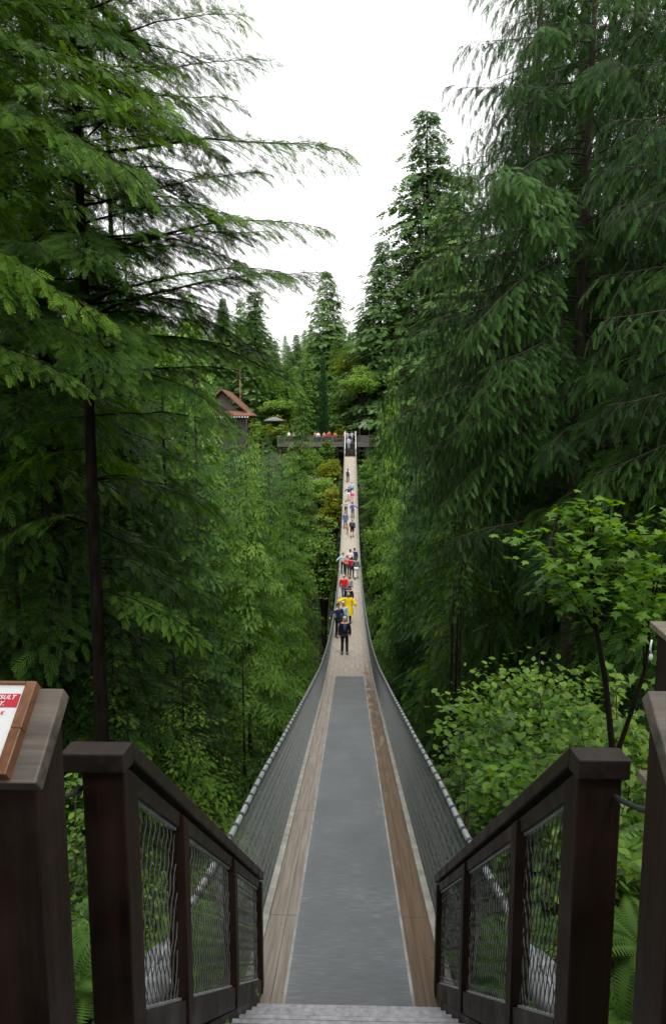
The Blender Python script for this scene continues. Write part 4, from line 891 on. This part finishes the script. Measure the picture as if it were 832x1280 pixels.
# ------------------------------------------------------------------ far side buildings
M_roof = plain('red_brown_roof', (.14, .060, .038), .85, noise=.3, scale=4)
M_wall = plain('dark_timber_wall', (.045, .035, .028), .8, scale=3)
M_trim = plain('white_trim', (.6, .6, .58), .6)
M_glass = plain('dark_glass', (.02, .025, .03), .1)
M_shing = plain('grey_shingles', (.11, .12, .12), .8, scale=6, noise=.35)
def far_platform():
    t = thing('viewing_platform', 'weathered timber viewing platform with railing at the far end of the bridge', 'platform', (0, 101.4, -2.45)); B = Vector(t.location)
    mb = MB(); mb.box(-10.8, -.95, 0, 5.5, -.12, 0); mb.box(-.949, .949, 0.3, 5.5, -.12, 0); mb.box(.95, 6, 0, 5.5, -.12, 0); mb.build('floor', M_farw, t)
    mb = MB(); mb.box(-10.8, -.97, -.06, -.005, -.55, -.02); mb.box(.97, 6, -.06, -.005, -.55, -.02); mb.build('fascia', M_farw, t)
    mb = MB()
    for x in np.arange(-13, 6, 2.6):
        if abs(x) > .8: mb.box(x - .15, x + .15, .3, .6, -5, -.13)
    mb.box(-10.8, -1.1, .6, .9, -1.3, -.9); mb.box(1.1, 6, .6, .9, -1.3, -.9); mb.build('under_frame', M_wall, t)
    for (a, b) in ((-10.8, -1.0), (1.0, 6)):
        mb = MB(); mb.box(a, b, -.03, .11, 1.05, 1.12); mb.box(a, b, .02, .06, .12, .2); mb.box(a, b, .02, .06, .6, .66); mb.build('handrail', M_farw, t)
        for x in np.linspace(a + .06, b - .06, int((b - a) / 1.55) + 1):
            mb = MB(); mb.box(x - .06, x + .06, -.02, .10, 0, 1.049); mb.build('post', M_farw, t)
        mb = MB()
        for x in np.arange(a + .15, b - .1, .13): mb.box(x - .018, x + .018, .025, .055, .2, 1.05)
        mb.build('balusters', M_farw, t)
    for x in np.linspace(-23, -1.1, 2):
        pass
far_platform()
def far_stairs():
    t = thing('far_staircase', 'dark stairs with pale handrails climbing to the far platform', 'stairs', (0, 98.0, -4.3))
    for k in range(9):
        mb = MB(); mb.box(-.72, .72, .38 * k, .38 * k + .36, .205 * k + .14, .205 * k + .2); mb.build('tread', M_wall, t)
    for s in (-1, 1):
        mb = MB(); mb.beam((s * .76, 0, .1), (s * .76, 3.4, 1.94), .05, .3); mb.build('stringer', M_wall, t)
        mb = MB(); mb.tube([(s * .78, -.2, 1.1), (s * .78, 0, 1.2), (s * .78, 3.5, 3.05), (s * .78, 4.2, 3.05)], .06, 8)
        mb.build('handrail', M_trim, t)
        for (y, z0, z1) in ((0, 0, 1.2), (1.7, .9, 2.1), (3.5, 1.75, 3.6)):
            mb = MB(); mb.tube([(s * .78, y, z0), (s * .78, y, z1)], .055, 8); mb.build('post', M_trim, t)
    mb = MB(); mb.box(-.9, .9, .9, 3.2, -1.9, -.3); mb.build('abutment', M_wall, t)
far_stairs()
def gable_roof(mb, x0, x1, y0, y1, z0, zr, th=.14, mi=0):
    xm = (x0 + x1) / 2
    mb.hexa([(x0, y0, z0), (xm, y0, zr), (xm, y1, zr), (x0, y1, z0), (x0, y0, z0 + th), (xm, y0, zr + th), (xm, y1, zr + th), (x0, y1, z0 + th)], mi)
    mb.hexa([(xm, y0, zr), (x1, y0, z0), (x1, y1, z0), (xm, y1, zr), (xm, y0, zr + th), (x1, y0, z0 + th), (x1, y1, z0 + th), (xm, y1, zr + th)], mi)
def lodge():
    c = at(276, 505, 106); t = thing('lodge', 'dark timber lodge with red brown gabled roof and white dentil trim', 'building', (c.x, 106, -2.45)); g = 2.45
    W_ = 4.4; ez = at(300, 520, 106).z + g; rzt = at(285, 487, 106).z + g
    mb = MB(); mb.box(-W_ + .7, W_ - .7, .9, 9, -1.5, ez); mb.add([(-2.6, 1.3, ez + .5), (2.6, 1.3, ez + .5), (0, 1.3, rzt - .35), (-2.6, 1.5, ez + .5), (2.6, 1.5, ez + .5), (0, 1.5, rzt - .35)], [(0, 1, 2), (5, 4, 3), (0, 3, 4, 1), (1, 4, 5, 2), (2, 5, 3, 0)]); mb.build('wall', M_wall, t)
    mb = MB(); gable_roof(mb, -3.9, 3.9, .7, 9.4, ez + .55, rzt); rf = mb.build('roof', M_roof, t)
    mb = MB(); mb.hexa([(-W_ - .3, 0, ez), (W_ + .3, 0, ez), (W_ - .3, 1.35, ez + .7), (-W_ + .3, 1.35, ez + .7), (-W_ - .3, 0, ez + .12), (W_ + .3, 0, ez + .12), (W_ - .3, 1.35, ez + .82), (-W_ + .3, 1.35, ez + .82)])
    for s in (-1, 1): mb.hexa([(s * (W_ + .3), .001, ez), (s * (W_ + .3), 9.7, ez), (s * 3.85, 9.7, ez + .6), (s * 3.85, 1.36, ez + .6), (s * (W_ + .3), .001, ez + .12), (s * (W_ + .3), 9.7, ez + .12), (s * 3.85, 9.7, ez + .72), (s * 3.85, 1.36, ez + .72)])
    mb.build('skirt_roof', M_roof, t)
    mb = MB()
    for x in np.arange(-W_, W_, .42): mb.box(x, x + .22, .06, .2, ez - .24, ez - .02)
    mb.build('dentil_trim', M_trim, t)
    mb = MB()
    for s in (-1, 1): mb.beam((s * 3.95, .62, ez + .64), (0, .62, rzt + .08), .06, .22)
    mb.build('bargeboard', M_roof, t)
    for x in (-2.6, -.9, .9, 2.6):
        mb = MB(); mb.box(x - .45, x + .45, .86, .899, 1.0, 2.4); w_ = mb.build('window', M_glass, t)
    for x in (-W_ + .5, -W_ / 2, 0, W_ / 2, W_ - .5):
        mb = MB(); mb.box(x - .1, x + .1, .25, .45, 0, ez - .05); mb.build('veranda_post', M_wall, t)
lodge()
def kiosk(px, py, D, w_, hr, lab, name):
    p = at(px, py, D); t = thing(name, lab, 'kiosk', (p.x, D, -2.44)); zt = p.z + 2.44; ze = zt - hr
    mb = MB(); a = w_ / 2; vs = [(-a, -a, ze), (a, -a, ze), (a, a, ze), (-a, a, ze), (-a * .15, 0, zt), (a * .15, 0, zt), (-a, -a, ze - .1), (a, -a, ze - .1), (a, a, ze - .1), (-a, a, ze - .1)]
    mb.add(vs, [(0, 1, 5, 4), (1, 2, 5), (2, 3, 4, 5), (3, 0, 4), (6, 7, 1, 0), (7, 8, 2, 1), (8, 9, 3, 2), (9, 6, 0, 3), (9, 8, 7, 6)]); mb.build('roof', M_shing, t)
    for sx in (-1, 1):
        for sy in (-1, 1): mb = MB(); mb.box(sx * a * .75 - .06, sx * a * .75 + .06, sy * a * .75 - .06, sy * a * .75 + .06, 0, ze - .1); mb.build('post', M_wall, t)
    mb = MB(); mb.box(-a * .66, a * .66, -a * .66, a * .66, 0, ze * .45); mb.build('counter', M_farw, t)
kiosk(455, 528, 104.6, 1.9, .7, 'small roofed kiosk on the platform right of the far stairs', 'kiosk')
kiosk(343, 521, 106.5, 3.0, .55, 'grey shingled shelter roof left of the cypresses', 'shelter')
p = at(300, 462, 116); mb = MB(); gz = float(ground_z(p.x, 116)); t = thing('utility_pole', 'reddish wooden utility pole above the lodge roof', 'utility pole', (p.x, 116, gz))
mb.tube([(0, 0, 0), (0, 0, p.z - gz)], [.17, .12], 8); mb.build('pole', plain('red_pole', (.20, .09, .06), .8), t); mb = MB(); mb.box(-.7, .7, -.05, .05, p.z - gz - .6, p.z - gz - .48); mb.build('crossarm', M_farw, t)
print('quads', NQ[0])

# unseen near-bank trees, added behind the camera to darken the landing
for x, y, key, wf in ((-4.5, -3, 'hemA', 1.2), (4.8, -2.5, 'cedA', 1.3), (-9, 2, 'hemB', 1.2), (0.5, -8, 'hemA', 1.4), (-6, -11, 'cedA', 1.5), (7, -10, 'hemA', 1.5)):
    plant_tree('conifer_tree', key, x, y, float(ground_z(x, y)) - .3, x, (wf, wf, 1.2), 'unseen tall conifer added on the near bank to shade the landing', 'tree', 'unseen conifers added behind the landing for shade')

# ------------------------------------------------------------------ people
CM = {}
def cloth(c, rough=.85):
    if c not in CM: CM[c] = plain('cloth_%d' % len(CM), c, rough, noise=.15, scale=20, spec=.2)
    return CM[c]
M_skin = plain('skin', (.50, .28, .19), .5, noise=.06)
def skin_mesh(verts, edges, radii, root=0, sub=2):
    me = bpy.data.meshes.new('tmp'); me.from_pydata(verts, edges, []); o = bpy.data.objects.new('tmp', me); C.objects.link(o)
    md = o.modifiers.new('s', 'SKIN'); md.use_smooth_shade = True; md.branch_smoothing = .4
    for i, v in enumerate(me.skin_vertices[0].data):
        r = radii[i]; v.radius = r if hasattr(r, '__len__') else (r, r); v.use_root = (i == root)
    ss = o.modifiers.new('u', 'SUBSURF'); ss.levels = sub; ss.render_levels = sub
    bpy.context.view_layer.update(); dg = bpy.context.evaluated_depsgraph_get()
    r = bpy.data.meshes.new_from_object(o.evaluated_get(dg)); bpy.data.objects.remove(o); return r
def pose_joints(pose):
    """body facing -y, 1.72 m tall"""
    J = dict(pel=(0, 0, .92), wai=(0, .0, 1.06), che=(0, -.01, 1.28), nb=(0, .0, 1.43), nk=(0, -.01, 1.50), h1=(0, -.02, 1.58), h2=(0, -.02, 1.66))
    for s_, n_ in ((-1, 'l'), (1, 'r')):
        J['hip' + n_] = (s_ * .09, 0, .88); J['kne' + n_] = (s_ * .10, -.02, .48); J['ank' + n_] = (s_ * .11, .02, .09); J['toe' + n_] = (s_ * .12, -.14, .035)
        J['sh' + n_] = (s_ * .175, 0, 1.40); J['el' + n_] = (s_ * .23, .02, 1.12); J['wr' + n_] = (s_ * .24, -.05, .87); J['ha' + n_] = (s_ * .235, -.08, .79)
    if pose == 'walk':
        J['knel'] = (-.10, -.14, .52); J['ankl'] = (-.10, -.20, .11); J['toel'] = (-.11, -.34, .07); J['kner'] = (.10, .04, .48); J['ankr'] = (.10, .24, .14); J['toer'] = (.11, .14, .04)
        J['ell'] = (-.23, .10, 1.14); J['wrl'] = (-.23, .10, .90); J['hal'] = (-.22, .09, .81); J['elr'] = (.23, -.06, 1.14); J['wrr'] = (.20, -.22, .96); J['har'] = (.18, -.29, .92)
    if pose == 'rail':
        J['ell'] = (-.38, .02, 1.22); J['wrl'] = (-.52, -.10, 1.08); J['hal'] = (-.57, -.15, 1.04); J['elr'] = (.26, .0, 1.14); J['wrr'] = (.24, -.18, 1.0); J['har'] = (.22, -.25, .97)
        J['kner'] = (.10, -.08, .49); J['ankr'] = (.11, -.02, .09); J['toer'] = (.12, -.18, .035)
    if pose == 'spread':
        J['ell'] = (-.42, -.02, 1.30); J['wrl'] = (-.62, -.08, 1.20); J['hal'] = (-.69, -.10, 1.18); J['elr'] = (.34, -.02, 1.16); J['wrr'] = (.42, -.14, 1.00); J['har'] = (.43, -.20, .96)
    if pose == 'fold':
        J['ell'] = (-.25, -.02, 1.12); J['wrl'] = (-.08, -.20, 1.10); J['hal'] = (0, -.22, 1.12); J['elr'] = (.25, -.02, 1.12); J['wrr'] = (.08, -.20, 1.06); J['har'] = (.0, -.22, 1.05)
    return J
BODY_R = dict(pel=(.14, .10), wai=(.125, .09), che=(.15, .10), nb=(.10, .07), nk=(.052, .052), h1=(.078, .088), h2=(.075, .085))
LIMB_R = dict(hip=.078, kne=.052, ank=.036, toe=.034, sh=.055, el=.040, wr=.026, ha=.034)
BONES = [('pel', 'wai'), ('wai', 'che'), ('che', 'nb'), ('nb', 'nk'), ('nk', 'h1'), ('h1', 'h2')] + [(a + n_ if a not in ('pel', 'nb') else a, b + n_) for n_ in 'lr' for a, b in (('pel', 'hip'), ('hip', 'kne'), ('kne', 'ank'), ('ank', 'toe'), ('nb', 'sh'), ('sh', 'el'), ('el', 'wr'), ('wr', 'ha'))]
def grow(pose, keep, add=0.0, over=None):
    J = pose_joints(pose); names = [k for k in J if keep(k)]; idx = {k: i for i, k in enumerate(names)}
    rad = []
    for k in names:
        r = (over or {}).get(k) or BODY_R.get(k) or (over or {}).get(k[:-1]) or LIMB_R[k[:-1]]
        rad.append((r[0] + add, r[1] + add) if hasattr(r, '__len__') else (r + add, r + add))
    ed = [(idx[a], idx[b]) for a, b in BONES if a in idx and b in idx]
    return skin_mesh([J[k] for k in names], ed, rad, 0, 1 if add else 2)
PM = {}
for pose in ('stand', 'walk', 'rail', 'spread', 'fold'):
    b_ = grow(pose, lambda k: True); b_.materials.clear(); b_.materials.append(M_skin)
    top = grow(pose, lambda k: k in ('pel', 'wai', 'che', 'nb') or k[:-1] in ('sh', 'el', 'wr'), .018, dict(pel=(.165, .125), wai=(.15, .115), che=(.165, .12), nb=(.11, .08), sh=.07, el=.055, wr=.04))
    cape = grow(pose, lambda k: k in ('pel', 'wai', 'che', 'nb') or k[:-1] in ('sh', 'el', 'wr'), .03, dict(pel=(.27, .20), wai=(.23, .17), che=(.19, .13), el=.09, wr=.10))
    low = grow(pose, lambda k: k == 'pel' or k[:-1] in ('hip', 'kne', 'ank'), .018, dict(ank=.045))
    sho = grow(pose, lambda k: k == 'pel' or k[:-1] in ('hip', 'kne'), .03)
    PM[pose] = (b_, top, low, cape, sho)
MC = {}
def tinted(me, mat):
    k = (me.name, mat.name)
    if k not in MC: c = me.copy(); c.materials.clear(); c.materials.append(mat); MC[k] = c
    return MC[k]
def hair_mesh(kind, mat):
    k = ('hair', kind, mat.name)
    if k in MC: return MC[k]
    mb = MB()
    if kind == 'short': mb.ball((0, .012, 1.645), (.092, .105, .098), 14, 10, zmin=-.05); mb.ball((0, .045, 1.60), (.080, .075, .09), 12, 8)
    elif kind == 'long': mb.ball((0, .012, 1.645), (.095, .108, .10), 14, 10, zmin=-.05); mb.tube([(0, .05, 1.66), (0, .07, 1.56), (0, .08, 1.44)], [.085, .09, .06], 12)
    elif kind == 'cap': mb.ball((0, .0, 1.65), (.096, .108, .095), 14, 10, zmin=0); mb.box(-.06, .06, -.19, -.08, 1.648, 1.662); mb.ball((0, .04, 1.60), (.08, .075, .08), 12, 8, 1)
    elif kind == 'hood': mb.ball((0, .02, 1.63), (.112, .115, .125), 14, 10); mb.tube([(0, .03, 1.56), (0, .04, 1.42)], [.10, .13], 12)
    MC[k] = mb.mesh('hair', [mat, CMH]); return MC[k]
CMH = plain('dark_hair', (.03, .02, .015), .6)
FACE = MB()
for s_ in (-1, 1): FACE.ball((s_ * .030, -.104, 1.628), (.011, .007, .008), 8, 6, 0); FACE.ball((s_ * .086, -.01, 1.61), (.014, .022, .032), 8, 6, 1)
FACE.ball((0, -.118, 1.600), (.014, .020, .022), 8, 6, 1); FACE.ball((0, -.104, 1.565), (.024, .008, .007), 8, 6, 2)
FACEM = FACE.mesh('face', [plain('eye', (.02, .015, .012), .3), M_skin, plain('lips', (.30, .09, .07), .5)])
SHOE = {}
def shoe_mesh(pose, n_):
    if (pose, n_) in SHOE: return SHOE[(pose, n_)]
    J = pose_joints(pose); a = Vector(J['ank' + n_]); t_ = Vector(J['toe' + n_]); mb = MB(); heel = a + Vector((0, .055, -.045)); heel.z = max(.035, t_.z, heel.z); mid = (heel + t_) / 2; mid.z += .012
    mb.tube([heel + Vector((0, .03, 0)), heel, mid, t_, t_ + Vector((0, -.05, -.005))], [.022, .046, .050, .048, .022], 10); mb.tube([a + Vector((0, 0, .05)), a + Vector((0, .01, -.03))], [.048, .05], 10)
    SHOE[(pose, n_)] = mb.mesh('shoe', plain('shoe_%s' % pose, (.02, .018, .018), .6)); return SHOE[(pose, n_)]
def person(px, py, label, pose, top, low, hairc=(.03, .02, .015), hair='short', rz=0, h=1.72, D=None, z=None, shorts=False, cape=False, pack=None, group='visitors walking on the bridge', skirt=None, name='person', inner=None):
    if D is None:
        yy = np.linspace(8, 97.5, 1800); zz = deck_z(yy); r = [(at(px, py, q).z) for q in yy]; D = float(yy[np.argmin(np.abs(np.array(r) - zz))])
    x = at(px, py, D).x; z = float(deck_z(D)) + .012 if z is None else z; k = h / 1.74
    if abs(x) > .55 and group.startswith('visitors walking'): x = math.copysign(.55, x)
    t = thing('person', label, 'person', (x, D, z), rz, group); t.scale = (k, k, k)
    B_, T_, L_, CA, SH = PM[pose]
    body = link('body', B_, t); link('face', FACEM, t)
    link('coat' if cape else 'jacket', tinted(CA if cape else T_, cloth(top)), t)
    link('shorts' if shorts else 'trousers', tinted(SH if shorts else L_, cloth(low)), t)
    for n_ in 'lr': link('shoe', shoe_mesh(pose, n_), t)
    link('cap' if hair == 'cap' else 'hood' if hair == 'hood' else 'hair', hair_mesh(hair, cloth(hairc)), t)
    if cape: mb = MB(); mb.tube([(0, 0, 1.12), (0, 0, .95), (0, 0, .72), (0, 0, .50)], [.15, .23, .28, .31], 14, cap=False); link('coat_skirt', mb.mesh('coat_skirt', cloth(top)), t)
    if inner: mb = MB(); mb.ball((0, -.105, 1.26), (.07, .035, .16), 12, 8); link('shirt', mb.mesh('shirt', cloth(inner)), t)
    if pack: mb = MB(); mb.ball((0, .20, 1.22), (.16, .11, .24), 12, 10); mb.ball((0, .29, 1.14), (.11, .06, .12), 10, 8); link('backpack', mb.mesh('backpack', cloth(pack)), t)
    return t
K = (.012, .012, .015); NV = (.02, .03, .08); JN = (.05, .08, .17); WH = (.70, .70, .68); RD = (.42, .02, .03); LB = (.35, .52, .60); GY = (.22, .23, .25); TN = (.36, .28, .18)
person(430.5, 818, 'grey haired person in black over a blue shirt, nearest of the crowd on the bridge', 'stand', K, K, (.42, .41, .40), h=1.66, inner=(.04, .07, .22))
person(428.5, 792, 'person in a pale blue and white jacket right behind the nearest one', 'stand', (.40, .60, .64), (.02, .05, .06), (.50, .48, .45), h=1.66)
person(422, 797, 'person in dark navy leaning out over the left hand cable', 'rail', NV, K, (.06, .05, .05), 'short', .5, 1.72)
person(435, 779, 'person in a loose bright yellow raincoat with arms out', 'spread', (.80, .56, .01), K, (.25, .32, .34), 'cap', .1, 1.70, cape=True)
person(436, 768, 'dark clothed person walking just behind the yellow raincoat', 'walk', K, NV, (.04, .02, .02), 'short', 0, 1.68)
person(429.5, 751, 'person with a bright red jacket and blue jeans on the left of the deck', 'walk', (.62, .03, .02), JN, (.45, .42, .40), 'short', .2, 1.72)
person(436, 750, 'person in grey top and blue jeans beside the red jacket', 'stand', (.34, .37, .42), JN, (.30, .20, .14), 'long', 0, 1.62)
person(428.5, 717, 'person in pale blue top and black trousers at the left cable of the middle group', 'rail', LB, K, (.05, .04, .03), 'short', 0, 1.66)
person(433.5, 720, 'person in a salmon red vest in the middle group', 'fold', (.60, .12, .09), (.03, .05, .05), (.05, .03, .02), 'long', 0, 1.6)
person(439.5, 723, 'person in crimson jacket in the middle group', 'walk', (.40, .02, .06), K, (.04, .03, .03), 'short', 3.0, 1.66)
person(445, 724, 'person in dark grey green top with white trousers at the right of the middle group', 'walk', (.10, .14, .13), WH, (.06, .05, .04), 'short', 3.14, 1.68)
person(437.5, 712, 'person in white shirt at the back of the middle group', 'stand', WH, NV, (.03, .02, .02), 'short', 3.14, 1.66)
person(442.8, 711, 'person in navy shirt at the back of the middle group beside the white shirt', 'stand', (.03, .04, .11), K, (.05, .02, .02), 'cap', 3.14, 1.7)
person(440, 672, 'person in dark jacket and shorts with a big dark backpack', 'walk', (.03, .05, .08), K, (.20, .20, .20), 'short', 3.14, 1.8, shorts=True, pack=(.03, .05, .08))
person(431.5, 661, 'person in blue grey clothes left of the backpacker', 'stand', (.10, .15, .30), (.07, .10, .20), (.30, .22, .18), 'short', 0, 1.75)
person(434, 668, 'child in orange clothes walking low behind the left walker', 'walk', (.55, .20, .05), (.40, .16, .06), (.15, .08, .04), 'short', 0, 1.0)
person(440.5, 648, 'person in bright blue jacket ahead of the backpacker', 'rail', (.05, .10, .42), (.06, .06, .08), (.10, .10, .12), 'short', 3.14, 1.7)
person(432, 644, 'person in beige top at the left cable', 'rail', (.45, .38, .30), NV, (.25, .14, .08), 'long', 0, 1.6)
person(435.5, 626, 'person in dark top and white shorts with a pink red cap', 'rail', (.04, .05, .08), WH, (.70, .05, .12), 'cap', 0, 1.66, shorts=True)
person(440, 629, 'child in pink and white clothes beside the red cap', 'stand', (.65, .08, .16), (.65, .30, .36), WH, 'hood', 0, 1.4)
person(439.5, 620, 'person in light blue top behind the pink clad child', 'stand', (.32, .48, .62), JN, (.25, .30, .36), 'short', 3.14, 1.66)
person(434.5, 603, 'lone person in white top and dark trousers near the far end', 'walk', (.62, .63, .66), (.03, .03, .05), (.02, .02, .02), 'short', 3.14, 1.72, pack=(.03, .03, .04))
person(435.5, 560, 'person in pale blue grey clothes on the far stairs', 'stand', (.38, .42, .50), (.28, .33, .42), (.10, .08, .07), 'short', 0, 1.72, D=99.7, z=-3.28, group='people on the far stairs and platform')
person(433.5, 549, 'person in grey jacket at the top left of the far stairs', 'rail', (.30, .32, .37), GY, (.10, .06, .05), 'short', 0, 1.72, D=101.9, z=-2.45, group='people on the far stairs and platform')
person(439.5, 549, 'person in light grey jacket at the top right of the far stairs', 'rail', (.42, .43, .47), GY, (.12, .10, .10), 'short', 3.6, 1.72, D=102.2, z=-2.45, group='people on the far stairs and platform')
for px, c, lab, hr in ((397.5, WH, 'person in white behind the far railing', 'short'), (409.5, (.50, .02, .02), 'person in dark red behind the far railing', 'short'), (411.5, (.42, .03, .03), 'second person in dark red, close beside the first', 'long'), (418.5, (.55, .10, .03), 'person in orange red behind the far railing, nearest the far stairs', 'short'), (394, (.40, .16, .14), 'person in dull pink at the left of the railing group', 'long'),
                       (405, (.45, .20, .14), 'person in rusty brown between the white and the red clad people', 'short'), (430.2, (.50, .04, .05), 'person in red at the gate of the far stairs', 'short'), (361, WH, 'person in white far left behind the platform railing', 'short'), (367, (.66, .55, .50), 'person in pale pink far left behind the platform railing', 'short')):
    person(px, 549, lab, 'stand', c, NV, (.05, .03, .02), hr, rp.uniform(-1, 1), rp.uniform(1.6, 1.8), D=103.0 + rp.uniform(-.4, .8), z=-2.45, group='people on the far stairs and platform')

#NEXT5
